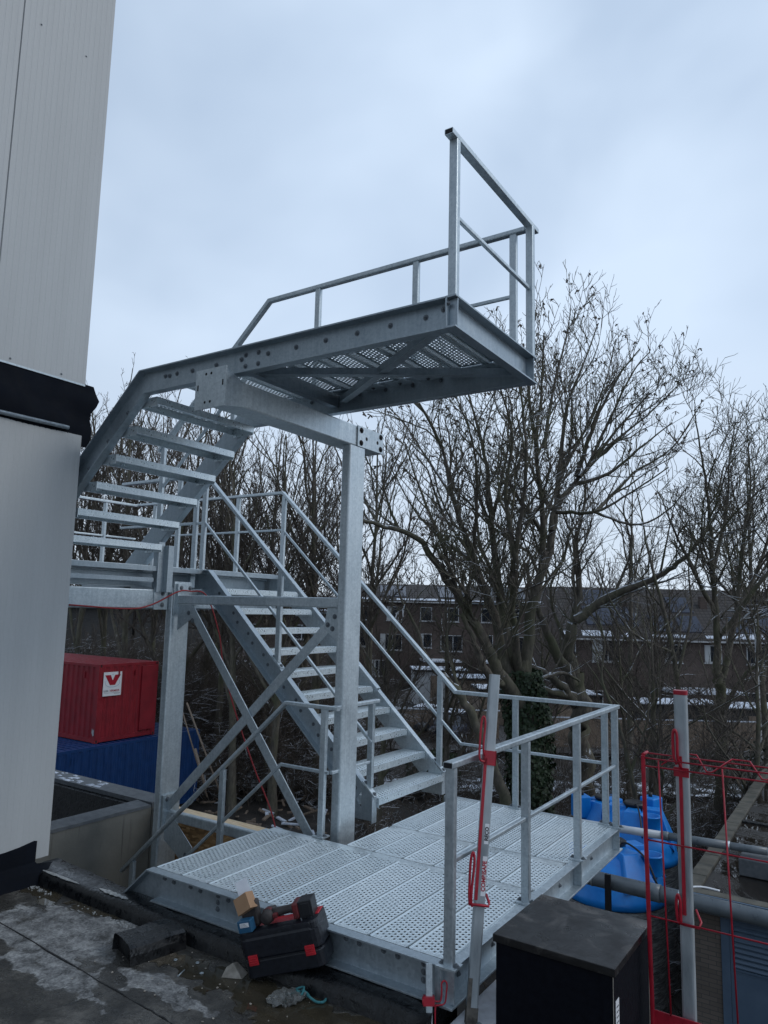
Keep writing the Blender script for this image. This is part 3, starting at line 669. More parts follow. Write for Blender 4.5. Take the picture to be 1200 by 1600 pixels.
# glittering grit and small debris in the puddles
def scatter(n, fn, s0, s1, rg):
    bb = MB()
    for _ in range(n):
        x, y, z = fn(); s = rg.uniform(s0, s1); a = rg.uniform(0, 3.14); Mx = Matrix.Translation((x, y, z)) @ Matrix.Rotation(a, 4, 'Z') @ Matrix.Rotation(rg.uniform(-.3, .3), 4, 'X')
        bb.box(-s, s, -s*rg.uniform(.4, 1), s*rg.uniform(.4, 1), -s*.35, s*.35, 0, Mx)
    return bb
rg = random.Random(11)
def nearkerb(): x = rg.choice([rg.uniform(-3.40, -3.1), rg.gauss(-2.35, .22), rg.gauss(-2.15, .12)]); return x, kf(x)-.05-abs(rg.gauss(0, .035)), .003
b = scatter(170, nearkerb, .002, .007, rg); b.build('grit', M['crust'], None, label='pale grit washed up along the foot of the kerb', cat='grit', kind='stuff').location = (0, 0, zr)
def anyroof(): return rg.uniform(-2.1, .2), rg.uniform(-.80, -.18), .004
b = scatter(90, anyroof, .0015, .006, rg); b.build('debris_crumbs', M['gravel_stone'], None, label='small crumbs of debris scattered in the brown puddle', cat='debris', kind='stuff').location = (0, 0, zr)

# ---- bitumen covered stub in front of the kerb ---------------------------------------------
b = MB(); A0, A1, B0_, B1_ = V3(-2.07, -.43, 0), V3(-1.80, -.51, 0), V3(-2.0, -.115, 0), V3(-1.72, -.165, 0)
def ring(pa, pb, h, ins_=0.):
    d = (pb-pa); o_ = []
    for q, z in ((.0, .0), (.02, .5), (.06, .88), (.14, 1.0), (.5, 1.06), (.86, 1.0), (.94, .86), (.98, .5), (1., .0)): q = .5+(q-.5)*(1-ins_); p = pa+d*q; o_.append((p.x, p.y, h*z*(1-ins_*.5)))
    return o_
rings = [ring(A0, A1, .098, .12), ring(A0, A1, .105), ring(A0.lerp(B0_, .35), A1.lerp(B1_, .35), .100), ring(A0.lerp(B0_, .75), A1.lerp(B1_, .75), .108), ring(B0_, B1_, .104)]
for i in (0,): rings[0] = [(x+.028*.2, y+.028, z) for x, y, z in rings[0]]
k = 9; vs = [p for r_ in rings for p in r_]
b.add(vs, [(i*k+j, i*k+j+1, (i+1)*k+j+1, (i+1)*k+j) for i in range(4) for j in range(k-1)]+[tuple(range(k))[::-1], tuple(4*k+j for j in range(k))], 0, False)
o = b.build('roof_stub', M['bitumen'], None, 0, label='black bitumen wrapped block lying on the roof against the kerb', cat='roof block'); o.location = (0, 0, zr)

# ================================================================== CLAD BUILDING ON THE LEFT
WB = empty('clad_building', (-3.46, 0, -.3), 0, 'tall light grey panelled building at the left with a dark gap between storeys', 'building'); wbm = -Vector((-3.46, 0, -.3))
def ribbed(x, y1, z0, z1, ln=6.0, pitch=.047, dep=.0010, joint=None):
    """vertical micro-ribbed sheet on the plane x, ending at y1"""
    pts = [(x-3.0, y1), (x-.004, y1), (x, y1-.004)]; y = y1-.03
    while y > y1-ln:
        if joint and abs(y-joint) < pitch/2: pts += [(x, y), (x-.012, y-.003), (x-.012, y-.010), (x, y-.013)]
        else: pts += [(x, y), (x-dep, y-.003), (x-dep, y-.012), (x, y-.015)]
        y -= pitch
    pts += [(x, y1-ln), (x-3.0, y1-ln)]
    bb = MB(); k = len(pts); bb.add([(*p, z0) for p in pts]+[(*p, z1) for p in pts], [(j, j+1, k+j+1, k+j) for j in range(k-1)]+[(k-1, 0, k, 2*k-1)]); 
    bb.box(x-2.99, x-.02, y1-ln, y1-.002, z0-.001, z0+.02); bb.box(x-2.99, x-.02, y1-ln, y1-.002, z1-.02, z1+.001)
    for f in range(len(bb.f)): bb.f[f] = bb.f[f][::-1]
    return bb
def shift(o, p): 
    o.location = -p.location if p else o.location; return o
shift(ribbed(-3.455, .02, -.135, 3.115).build('lower_wall', M['panel'], WB), WB)
b = ribbed(-3.462, .02, 3.545, 12.5, joint=-.76)
for y, z in ((-.62, 6.35), (-.217, 6.354), (-.62, 3.575), (-.20, 3.575), (-.60, 9.2), (-.2, 9.2)): b.bolt((-3.461, y, z), (1, 0, 0), .005, .005)
shift(b.build('upper_wall', M['panel'], WB), WB)
b = MB(); b.box(-3.50, -3.461, -5.9, .018, 3.530, 3.5448); shift(b.build('bottom_trim', M['galv_shaded'], WB), WB)
# bulging dark membrane in the gap
b = MB(); n = 46; kz = 9; vs = []; rm = random.Random(2)
for i in range(n+1):
    q = i/n; y = -3.5+3.52*q
    if i > n-6: y = -.30+.065*(i-(n-6))+.0
    for j in range(kz):
        w = j/(kz-1); z = 3.08+.47*w; bul = .022+.012*math.sin(7*w+3*q*5)+.008*math.sin(23*q+4*w)
        if i >= n-3: bul *= .9
        yy = y+(.055*math.exp(-((w-.70)/.17)**2)+.02*math.sin(9*w) if i == n else 0)+(.03*math.exp(-((w-.76)/.2)**2) if i == n-1 else 0)
        vs.append((-3.468+bul*math.sin(math.pi*min(1, w*1.15))**.6 if 0 < j < kz-1 else -3.468, yy, z-(.05 if (j == 0 and i > n-4) else 0)))
b.add(vs, [(i*kz+j, (i+1)*kz+j, (i+1)*kz+j+1, i*kz+j+1) for i in range(n) for j in range(kz-1)], 0, True)
nb = len(b.v); ring = [vs[n*kz+j] for j in range(kz)]+[(-3.9, .0, 3.5), (-3.9, .0, 3.1)]
b.add(ring, [tuple(range(len(ring)))[::-1]]); b.box(-3.9, -3.50, -4, -.02, 3.10, 3.56)
shift(b.build('gap_membrane', M['membrane'], WB), WB)
b = MB(); b.tube([(-3.432, -4, 3.115), (-3.432, -.12, 3.150)], .017, 10); shift(b.build('gap_tube', M['galv_shaded'], WB), WB)

# ================================================================== THINGS LYING ON THE ROOF
def frame(o, xd, tilt=0, roll=0):
    """4x4: x axis along heading xd (radians) tilted up by tilt"""
    Mx = Matrix.Rotation(xd, 4, 'Z') @ Matrix.Rotation(-tilt, 4, 'Y') @ Matrix.Rotation(roll, 4, 'X'); Mx.translation = Vector(o); return Mx
TB = empty('tool_case'); tag(TB, 'black hard plastic tool case with red latches lying against the kerb', 'tool case')
TB.matrix_world = frame((-1.145, -.245, -.275), R(20), R(16), R(3)) @ Matrix.Scale(1.04, 4)
def rbox(b, x0, x1, y0, y1, z0, z1, r=.02, mi=0, taper=0.):
    """box with rounded vertical edges, optional taper towards the top"""
    w, d = x1-x0, y1-y0; pr = rr(w, d, r, 4); cx, cy = (x0+x1)/2, (y0+y1)/2; k = len(pr); lay = [(z0, 1-.03), (z0+.008, 1), (z1-.012, 1-taper), (z1, 1-taper-.04)]
    vs = [(cx+a*s_, cy+c*s_, z) for z, s_ in lay for a, c in pr]
    fs = [(i*k+j, i*k+(j+1) % k, (i+1)*k+(j+1) % k, (i+1)*k+j) for i in range(3) for j in range(k)]+[tuple(range(k))[::-1], tuple(3*k+j for j in range(k))]
    b.add(vs, fs, mi, False); return b
b = MB(); rbox(b, 0, .455, 0, .18, 0, .095, .04); b.build('case_bottom', M['case'], TB, .008)
b = MB(); rbox(b, -.004, .459, -.004, .186, .098, .205, .045, 0, .0); rbox(b, .0, .455, .0, .075, .19, .232, .035, 0, .03); rbox(b, .0, .085, .0, .18, .19, .240, .035, 0, .02); rbox(b, .395, .455, .0, .18, .19, .236, .028, 0, .02)
lid = b.build('case_lid', M['case'], TB, .008)
b = MB(); b.box(.005, .45, -.0065, -.0035, .0945, .0985); b.build('seam', M['black'], TB)
for x in (.040, .365):
    b = MB(); b.box(x, x+.052, -.012, -.002, .072, .122)
    for k in range(3): b.box(x+.006, x+.046, -.015, -.012, .083+k*.011, .088+k*.011)
    b.build('latch', M['case_red'], TB, .002)
b = MB(); b.box(.09, .39, .08, .172, .20, .226); b.box(.41, .445, .08, .166, .23, .2405); b.box(.015, .04, .08, .166, .232, .2445); b.build('red_insert', M['case_red'], TB, .004)
b = MB(); b.tube(catmull([(.11, .175, .20), (.12, .19, .235), (.22, .197, .24), (.33, .19, .235), (.35, .175, .20)]), .012, 8); b.build('carry_handle', M['case'], TB)
TBM = TB.matrix_world.copy()
# impact driver
DR = empty('impact_driver'); tag(DR, 'worn black and red cordless impact driver lying on the tool case', 'power tool'); DR.matrix_world = TBM @ frame((.165, .085, .275), R(3), R(-1), R(0))
b = MB(); b.lathe([(0.001, -.07), (.018, -.07), (.026, -.055), (.034, -.03), (.036, .03), (.033, .05), (.02, .055), (.001, .056)], n=20, M=Matrix.Rotation(R(90), 4, 'X')); b.build('motor_head', M['rubber'], DR); b = MB(); b.lathe([(.0355, -.012), (.0375, -.01), (.0375, .012), (.0355, .014)], n=20, M=Matrix.Rotation(R(90), 4, 'X')); b.build('red_band', M['toolred'], DR)
b = MB(); b.lathe([(.001, -.102), (.011, -.10), (.012, -.07), (.02, -.068)], n=14, M=Matrix.Rotation(R(90), 4, 'X')); b.build('chuck', M['rubber'], DR)
b = MB(); b.lathe([(.026, -.02), (.029, -.02), (.029, .02), (.026, .02)], n=18, M=Matrix.Translation((0, -.0, 0)) @ Matrix.Rotation(R(90), 4, 'X'))
b.tube([(0.02, 0, .004), (.06, 0, .008), (.12, 0, .010), (.16, 0, .006)], [.026, .022, .021, .027], 14); b.build('grip', M['rubber'], DR)
b = MB(); b.box(.035, .06, -.045, -.018, -.008, .012); b.build('trigger', M['toolred'], DR, .003)
b = MB(); b.box(.15, .185, -.05, .05, -.034, .046); b.build('battery_shoe', M['toolred'], DR, .008)
b = MB(); b.box(.185, .262, -.046, .046, -.040, .050); b.box(.20, .25, -.048, -.04, -.03, .04); b.build('battery', M['black'], DR, .009)
b = MB(); b.tube([(.19, -.05, -.03), (.20, -.06, -.05), (.24, -.06, -.05), (.25, -.05, -.035)], .004, 6); b.build('belt_hook', M['bolt'], DR)
# cardboard box, paper, screw box, black pocket
CB = empty('small_cardboard_box'); tag(CB, 'small open brown cardboard box tipped over on the tool case', 'cardboard box'); CB.matrix_world = TBM @ frame((.015, .03, .315), R(-8), R(22), R(-18))
b = MB(); b.box(0, .095, 0, .06, 0, .085); b.box(.0, .094, .06, .062, .02, .08); b.prism([(0, .06, .085), (.045, .06, .085), (.04, .082, .112), (0.003, .08, .11)], (0, -1, .2), .002); b.build('carton', M['card'], CB, .0015)
PP = MB(); PP.sweep([(-.036, 0), (.036, 0), (.036, .0012), (-.036, .0012)], [(0, 0, 0), (0, .01, .06), (0, .03, .10), (0, .045, .135)], (0, -1, 0))
o = PP.build('paper_sheet', M['paper'], None, label='folded white paper slip standing behind the cardboard box', cat='paper'); o.matrix_world = TBM @ frame((.07, .085, .335), R(8), R(14), R(8))
b = MB()
SB = empty('screw_box'); tag(SB, 'small blue box with a pale label on the left end of the tool case', 'small box'); SB.matrix_world = TBM @ frame((.018, -.008, .238), R(-3), 0, 0)
b.box(0, .080, 0, .05, 0, .062); b.build('carton', M['bluebox'], SB, .004); b = MB(); b.box(.016, .068, -.0015, -.0002, .030, .052); 
for k in range(3): b.box(.020, .062-.006*k, -.0022, -.0015, .034+k*.006, .0355+k*.006, 1)
b.build('paper_label', [M['white'], M['bolt']], SB)
b = MB(); b.box(0, .10, 0, .05, 0, .13); o = b.build('tool_pouch', M['rubber'], None, .012, label='small black tool pouch behind the screw box on the case', cat='pouch'); o.matrix_world = TBM @ frame((.015, .055, .241), 0, 0, R(-6))
# stone wedge
b = MB(); b.add([(0, 0, 0), (.12, .02, 0), (.12, .10, 0), (.0, .09, 0), (.02, .02, .05), (.055, .03, .075), (.06, .08, .06), (.01, .075, .03)], [(3, 2, 1, 0), (0, 1, 5, 4), (1, 2, 6, 5), (2, 3, 7, 6), (3, 0, 4, 7), (4, 5, 6, 7)])
o = b.build('insulation_offcut', M['gravel_stone'], None, .004, label='beige wedge shaped offcut lying beside the tool case', cat='offcut'); o.location = (-1.30, -.29, zr); o.rotation_euler = (0, 0, .3)
# plastic bag with teal rope
m = mat('clear_plastic_bag', (.30, .31, .30), .15); m.node_tree.nodes['Principled BSDF'].inputs['Transmission Weight'].default_value = .55; m.node_tree.nodes['Principled BSDF'].inputs['Alpha'].default_value = .65; M['bag'] = m
b = MB(); rg2 = random.Random(4); n1_, n2_ = 16, 12; vs = []
for i in range(n1_):
    for j in range(n2_):
        th = 2*math.pi*j/n2_; q = i/(n1_-1); r = .062*math.sin(math.pi*min(1, q*.88+.06))**.8*(1+.28*rg2.uniform(-1, 1)); vs.append((-.09+.2*q+.01*rg2.uniform(-1, 1), r*math.cos(th), .02+.34*r*math.sin(th)+.012*rg2.uniform(-1, 1)))
b.add(vs, [(i*n2_+j, i*n2_+(j+1) % n2_, (i+1)*n2_+(j+1) % n2_, (i+1)*n2_+j) for i in range(n1_-1) for j in range(n2_)], 0, False)
o = b.build('plastic_bag', M['bag'], None, label='crumpled clear plastic bag lying in the puddle', cat='plastic bag'); o.location = (-.85, -.27, zr); o.rotation_euler = (0, 0, R(50))
b = MB(); b.tube(catmull([(0, 0, .012), (.03, .035, .03), (.02, .06, .015), (.05, .05, .04), (.06, .08, .015), (.09, .06, .03), (.13, .09, .01), (.15, .12, .01), (.13, .15, .01)]), .007, 6); b.tube(catmull([(.0, .03, .03), (.04, .06, .05), (.07, .03, .03), (.04, .02, .045)]), .006, 6)
o = b.build('rope', M['rope'], None, label='short tangle of teal rope beside the plastic bag', cat='rope'); o.location = (-.86, -.215, zr); o.rotation_euler = (0, 0, R(-25))
# washers and a nail
for k, (x, y) in enumerate(((-1.66, -.30), (-1.53, -.25), (-1.42, -.32))):
    b = MB(); b.lathe([(.006, 0), (.012, 0), (.012, .003), (.006, .003), (.006, 0)], n=18); o = b.build('washer', M['galv'], None, label=['steel washer in the puddle nearest the bitumen block', 'middle steel washer of three in the puddle', 'steel washer in the puddle nearest the tool case'][k], cat='washer', group='washers in the puddle'); o.location = (x, y, zr+.002)
b = MB(); b.tube([(0, 0, .004), (.075, 0, .004)], .0028, 6); b.tube([(-.002, 0, .004), (0, 0, .004)], .006, 8); o = b.build('screw', M['galv'], None, label='single long steel screw lying in the puddle', cat='screw'); o.location = (-1.50, -.42, zr); o.rotation_euler = (0, 0, R(110))
b = MB(); b.tube(catmull([(0, 0, .006), (.06, .01, .008), (.12, -.03, .006), (.2, -.02, .006), (.28, -.06, .006)]), .005, 6); o = b.build('cable_offcut', M['black'], None, label='short black cable offcut in the puddle at the bottom edge', cat='cable'); o.location = (-.36, -.36, zr)

# ---- black cabinet -------------------------------------------------------------------------
CAB = empty('black_cabinet', (.2, .075, -.33), R(-.8), 'black painted plywood cabinet with worn scuffed top in the foreground', 'cabinet')
b = MB(); b.box(0, .575, 0, .605, .046, .49); b.build('body', simple('black_cabinet_paint', (.0015, .002, .005), (.004, .005, .009), 30, (.6, .8), .1), CAB, .002)
m = simple('scuffed_black_top', (.008, .007, .007), (.10, .09, .082), 3.4, (.18, .6), .5, 8, dist=1.6, lo=.50, hi=.70); 
b = MB(); b.box(-.012, .59, -.014, .62, .491, .528); b.build('top_board', m, CAB, .003)
b = MB(); b.box(.5756, .577, .035, .085, .23, .37); 
for k in range(5): b.box(.577, .5776, .045, .075, .25+k*.022, .256+k*.022, 1)
b.build('paper_label', [M['white'], M['bolt']], CAB)
b = MB(); b.box(.5755, .5775, -.001, .003, .0, .488); b.box(.5755, .5775, .598, .602, 0, .488); b.build('worn_edge', M['gravel_stone'], CAB)
# white snowy sheet under the corner of the platform
b = MB(); b.prism([(-.03, -.02, -.2845), (.19, -.05, -.2845), (.19, .58, -.2845), (-.03, .58, -.2845)], (0, 0, 1), .012); b.build('white_sheet', simple('snowy_white_sheet', (.50, .50, .52), (.72, .74, .78), 9, (.6, .8), .3), None, label='white slush covered sheet beneath the near platform corner', cat='sheet')

# ---- guard posts with red clamps --------------------------------------------------------------
def txt(s_, size, name, mt, parent, Mx, ext=.0006, bold=0.):
    cu = bpy.data.curves.new(name, 'FONT'); cu.body = s_; cu.size = size; cu.extrude = ext; cu.align_x = 'CENTER'; cu.align_y = 'CENTER'; cu.offset = bold
    tmp = bpy.data.objects.new('tmp', cu); COL.objects.link(tmp); dg = bpy.context.evaluated_depsgraph_get(); me = bpy.data.meshes.new_from_object(tmp.evaluated_get(dg)); bpy.data.objects.remove(tmp)
    me.name = name; me.materials.clear(); me.materials.append(mt); o = bpy.data.objects.new(name, me); COL.objects.link(o); o.parent = parent; o.matrix_local = Mx; return o
P0 = V3(.056, .085, -.32); P1 = V3(.052, .372, 1.425); ax = (P1-P0).normalized(); LP = (P1-P0).length
GP = empty('guardrail_post'); tag(GP, 'weathered guardrail post with red clamps leaning against the platform railing', 'guardrail post')
yv = V3(-.55, .83, 0); yv = (yv-ax*yv.dot(ax)).normalized(); xv = yv.cross(ax); Mx = Matrix((xv, yv, ax)).transposed().to_4x4(); Mx.translation = P0; GP.matrix_world = Mx
b = MB(); b.sweep(rr(.056, .05, .008), [(0, 0, 0), (0, 0, LP)], (0, 1, 0)); b.build('pole', M['alu'], GP)
b = MB(); b.box(-.029, .029, -.0275, .0275, 0, .13); b.box(-.030, -.01, -.029, -.026, .13, .26); b.build('worn_foot', simple('mud_caked_steel', (.045, .038, .032), (.16, .145, .125), 18, (.6, .85), .4), GP)
b = MB(); b.box(-.031, -.015, -.034, -.0255, .62, 1.32); b.build('red_slide_bar', M['redpaint'], GP)
b = MB(); b.box(-.034, .034, -.034, -.026, 1.285, 1.36); b.box(-.034, -.0285, -.034, .03, 1.285, 1.36); b.box(.0285, .034, -.034, .03, 1.285, 1.36)
b.tube(catmull([(-.03, -.036, 1.30), (-.055, -.045, 1.31), (-.062, -.046, 1.36), (-.062, -.046, 1.50), (-.052, -.046, 1.535), (-.040, -.046, 1.50), (-.042, -.044, 1.38), (-.03, -.036, 1.33)]), .006, 8); b.build('clamp', M['redpaint'], GP)
b = MB(); b.tube(catmull([(-.055, -.04, .60), (-.062, -.045, .66), (-.066, -.046, .80), (-.056, -.046, .845), (-.046, -.046, .80), (-.050, -.044, .66), (-.045, -.036, .60), (-.036, -.035, .59)]), .007, 8)
b.tube([(-.06, -.036, .598), (.045, -.036, .598), (.05, -.01, .61), (.038, .03, .64)], .007, 8); b.build('hook', M['redpaint'], GP)
b = MB(); b.box(.0, .024, -.0256, -.0251, .64, .83); b.box(.0, .023, -.0256, -.0251, .89, .99); b.build('sticker', M['white'], GP)
txt('COMBISAFE', .028, 'lettering', M['redpaint'], GP, Matrix.Translation((.012, -.0262, .735)) @ Matrix.Rotation(R(90), 4, 'X') @ Matrix.Rotation(R(90), 4, 'Z'), bold=.001)
txt('RECO', .026, 'lettering', M['black'], GP, Matrix.Translation((.012, -.0262, .94)) @ Matrix.Rotation(R(90), 4, 'X') @ Matrix.Rotation(R(90), 4, 'Z'), bold=.001)
# short post clipped to the platform corner
SP = empty('clamp_post'); tag(SP, 'short galvanised guard post with red clamp at the bottom edge beside the platform corner', 'guardrail post')
P0 = V3(-.085, -.075, -.33); P1 = V3(-.118, -.032, .012); ax = (P1-P0).normalized(); yv = V3(-.55, .83, 0); yv = (yv-ax*yv.dot(ax)).normalized(); xv = yv.cross(ax); Mx = Matrix((xv, yv, ax)).transposed().to_4x4(); Mx.translation = P0; SP.matrix_world = Mx
b = MB(); b.sweep(rr(.034, .02, .004), [(0, 0, -.25), (0, 0, (P1-P0).length)], (0, 1, 0)); b.build('pole', M['galv'], SP)
b = MB(); b.box(-.03, .026, -.024, .016, .165, .205); b.tube([(-.035, -.01, .185), (-.03, -.01, .185)], .018, 10)
b.tube(catmull([(.02, -.014, .185), (.055, -.016, .188), (.062, -.016, .23), (.062, -.016, .262), (.075, -.016, .275), (.088, -.016, .262), (.086, -.016, .23), (.076, -.016, .178), (.045, -.016, .168), (.03, -.016, .16), (.028, -.016, .08), (.03, -.016, -.02)]), .0042, 8); b.build('clamp', M['redpaint'], SP)
b = MB(); b.box(-.014, .014, -.0112, -.0102, .05, .08); b.build('sticker', M['white'], SP)
txt('SAFE', .010, 'lettering', M['redpaint'], SP, Matrix.Translation((0, -.0116, .062)) @ Matrix.Rotation(R(90), 4, 'X'), .0003)
# worn wooden foot with bolts near it
b = MB(); b.box(0, .09, 0, .05, 0, .03); b.bolt((.02, .025, .03), (0, 0, 1), .012); b.bolt((.06, .03, .03), (0, 0, 1), .010); o = b.build('foot_clamp', M['gravel_stone'], None, .004, label='rusty bolted foot clamp on the white sheet beside the leaning post', cat='clamp'); o.location = (.10, .03, zr+.013)
# right hand aluminium post
RP = empty('guardrail_post', (.992, .60, -.33), 0, 'upright aluminium guardrail post with red hooks standing behind the red mesh barrier', 'guardrail post')
b = MB(); b.sweep(rr(.062, .05, .010), [(0, 0, .046), (0.0, 0, 1.722)], (0, 1, 0)); b.build('pole', M['alu'], RP)
b = MB(); b.sweep(rr(.066, .054, .010), [(0, 0, 1.705), (0, 0, 1.726)], (0, 1, 0)); b.build('red_cap', M['redpaint'], RP)
b = MB(); b.box(-.012, .004, -.034, -.026, .64, 1.40); b.build('red_slide_bar', M['redpaint'], RP)
b = MB()
b.tube(catmull([(-.02, -.04, 1.36), (-.032, -.045, 1.40), (-.034, -.046, 1.50), (-.024, -.046, 1.53), (-.014, -.046, 1.50), (-.014, -.044, 1.40), (.0, -.03, 1.34)]), .0075, 8)
b.box(-.036, .036, -.035, -.026, 1.30, 1.345); b.build('hook', M['redpaint'], RP)
b = MB()
b.tube(catmull([(-.02, -.035, .60), (-.034, -.045, .62), (-.038, -.046, .70), (-.030, -.046, .735), (-.02, -.046, .70), (-.02, -.044, .60)]), .0075, 8)
b.tube([(-.03, -.04, .60), (.0, -.045, .60), (.065, -.045, .60), (.07, -.02, .62), (.04, .02, .66)], .006, 8); b.build('hook', M['redpaint'], RP)
# red mesh barrier
BR = empty('mesh_barrier', (.81, .545, -.33), 0, 'red steel mesh edge barrier with toe board at the lower right', 'barrier')
b = MB(); b.sweep(rr(.020, .020, .006), [(.02, 0, .1), (.0, 0, 1.385)], (0, 1, 0)); b.build('frame_tube', M['redpaint'], BR)
b = MB(); b.box(.012, 2.4, -.003, .003, .046, .175); b.build('toe_board', M['redpaint'], BR, .002)
b = MB()
for yy, zz in ((.0, 1.335), (.0, 1.375), (.09, 1.385)): b.tube([(.0, yy, zz), (2.4, yy, zz)], .0042, 8)
b.tube([(.0, .0, 1.39), (.0, .09, 1.39)], .008, 8)
zz = []; x = .09; k = 0
while x < 2.35:
    zz += [(x, .0, 1.350), (x+.075, .088, 1.405), (x+.155, .088, 1.405), (x+.215, .0, 1.345), (x+.235, .0, 1.345)]; x += .245
b.tube(zz, .0042, 6); b.build('top_truss', M['redpaint'], BR)
for z_ in (.972, .608):
    b = MB(); b.tube([(.0, .0, z_), (2.4, .0, z_)], .0042, 8); b.build('wire', M['redpaint'], BR)
for i in range(9):
    x = .078+i*.30; b = MB(); b.tube([(x+.03, -.007, .172), (x, -.007, 1.37)], .0042, 8); b.build('wire', M['redpaint'], BR)

# ================================================================== GROUND
ZG = -5.9
m = mat('leaf_litter_ground', (.03, .025, .02), .9); M['ground'] = m; t = NT(m); v = t.co()
c = t.ramp(t.noise(v, 1.3, 8, .7), [(.3, (.014, .012, .010)), (.55, (.030, .025, .021)), (.75, (.055, .046, .038))])
sn = t.math('ADD', t.math('MULTIPLY', t.noise(v, .35, 4, .6), .6), t.math('MULTIPLY', t.noise(v, 3.5, 6, .75), .4))
c = t.mix(t.ramp(sn, [(.615, 0.), (.65, .8)]), c, (.55, .60, .68)); t.setc(c); t.bump(t.noise(v, 6, 6, .7), .8, .08)
b = MB(); n = 60; rgr = random.Random(9)
xs = [-900, -400, -200]+[-120+4*i for i in range(61)]+[200, 400, 900]; vs = []
for y in xs:
    for x in xs:
        near = abs(x) < 60 and abs(y) < 60
        vs.append((x, y+40, ZG+(.18*math.sin(x*.31+1.3*math.sin(y*.17))*math.cos(y*.23)+rgr.uniform(-.06, .06) if near and y > -30 else 0)-.0))
k = len(xs); b.add(vs, [(i*k+j, i*k+j+1, (i+1)*k+j+1, (i+1)*k+j) for i in range(k-1) for j in range(k-1)], 0, True)
b.build('ground', M['ground'], kind='structure')
TR_ = R(33.386)     # heading of the houses' street
def road(name, s0, s1, d0, d1, z, mt):
    b = MB(); o0 = CAM; rh = V3(math.cos(TR_), math.sin(TR_), 0); fh = V3(-math.sin(TR_), math.cos(TR_), 0); pts = [o0+rh*s+fh*d for s, d in ((s0, d0), (s1, d0), (s1, d1), (s0, d1))]
    b.prism([(p.x, p.y, z) for p in pts], (0, 0, 1), .02); return b.build(name, mt, kind='structure')
M['asph'] = simple('wet_dark_paving', (.030, .029, .030), (.060, .058, .058), 2, (.3, .7), .1)
road('parking_lane', -60, 40, 39.5, 49, ZG+.35, M['asph'])
M['snowpatch'] = simple('patchy_snow_lawn', (.025, .025, .020), (.60, .64, .70), 1.6, (.7, .9), .3, 8, lo=.50, hi=.56)
road('snowy_verge', -60, 40, 50.0, 56, ZG+.36, M['snowpatch'])
road('snowy_path', -9, 26, 31, 33.2, ZG+.33, M['snowpatch'])

# ================================================================== LOWER BUILDING BEHIND COLUMN
LB = empty('low_concrete_building', (-4.6, 2.05, ZG), 0, 'low concrete walled annex with black roofing and slate coping behind the left column', 'building'); off = V3(4.6, -2.05, -ZG)
def lb(b, name, mt, bev=0): o = b.build(name, mt, LB, bev); o.location = off; return o
XW = -4.6; zc_ = -.36
b = MB(); b.box(XW-.18, XW, -3, 1.93, ZG, zc_); lb(b, 'wall', M['concrete'])
b = MB(); b.box(-14, XW-.0, 1.94, 2.10, ZG, zc_); lb(b, 'wall', M['concrete'])
b = MB()
for i in range(12):
    y0 = -3+.41*i; b.add([(XW-.22, y0, zc_+.002), (XW+.012, y0, zc_+.002), (XW+.012, y0+.409, zc_+.002), (XW-.22, y0+.409, zc_+.002)]+[(XW-.215, y0, zc_+.042), (XW+.006, y0, zc_+.03+.004*math.sin(i*3)), (XW+.006, y0+.409, zc_+.03+.004*math.sin(i*3+3)), (XW-.215, y0+.409, zc_+.042)], [(3, 2, 1, 0), (4, 5, 6, 7), (0, 1, 5, 4), (1, 2, 6, 5), (2, 3, 7, 6), (3, 0, 4, 7)])
lb(b, 'coping', M['coping'])
b = MB(); b.box(-14, XW+.012, 1.925, 2.19, zc_+.003, zc_+.048); lb(b, 'coping', M['coping'])
b = MB(); b.box(-14, XW-.185, 1.86, 1.938, ZG, zc_-.001); b.box(-14, XW-.182, -3, 1.86, ZG, -1.05)
lb(b, 'roof_lining', M['bitumen'])
b = MB(); b.box(XW+.02, -2.45, 1.96, 1.99, -1.75, zc_-.06); lb(b, 'osb_panel', M['osb'])
b = MB(); b.prism([(XW+.02, 1.95, zc_-.058), (-2.38, 1.95, zc_-.058), (-2.30, 2.02, zc_-.058), (-2.32, 2.13, zc_-.058), (XW+.02, 2.13, zc_-.058)], (0, 0, 1), .055); lb(b, 'timber_plate', M['timber'], .003)
b = MB(); b.box(-14, -2.5, 1.995, 2.10, ZG, zc_-.06) if False else b.box(XW+.05, -2.5, 1.995, 2.10, ZG, zc_-.062); lb(b, 'wall', M['concrete'])
b = MB(); rgs = random.Random(8)
for _ in range(26):
    x = rgs.uniform(-6.7, -5.6); y = rgs.uniform(1.95, 2.17); s = rgs.uniform(.02, .07); b.add([(x-s, y-s*.4, zc_+.0485), (x+s, y-s*.5, zc_+.0485), (x+s*.7, y+s*.4, zc_+.0485), (x-s*.6, y+s*.5, zc_+.0485), (x, y, zc_+.060)], [(0, 1, 4), (1, 2, 4), (2, 3, 4), (3, 0, 4)])
tag(lb(b, 'snow_remnants', M['snow']), kind='stuff')

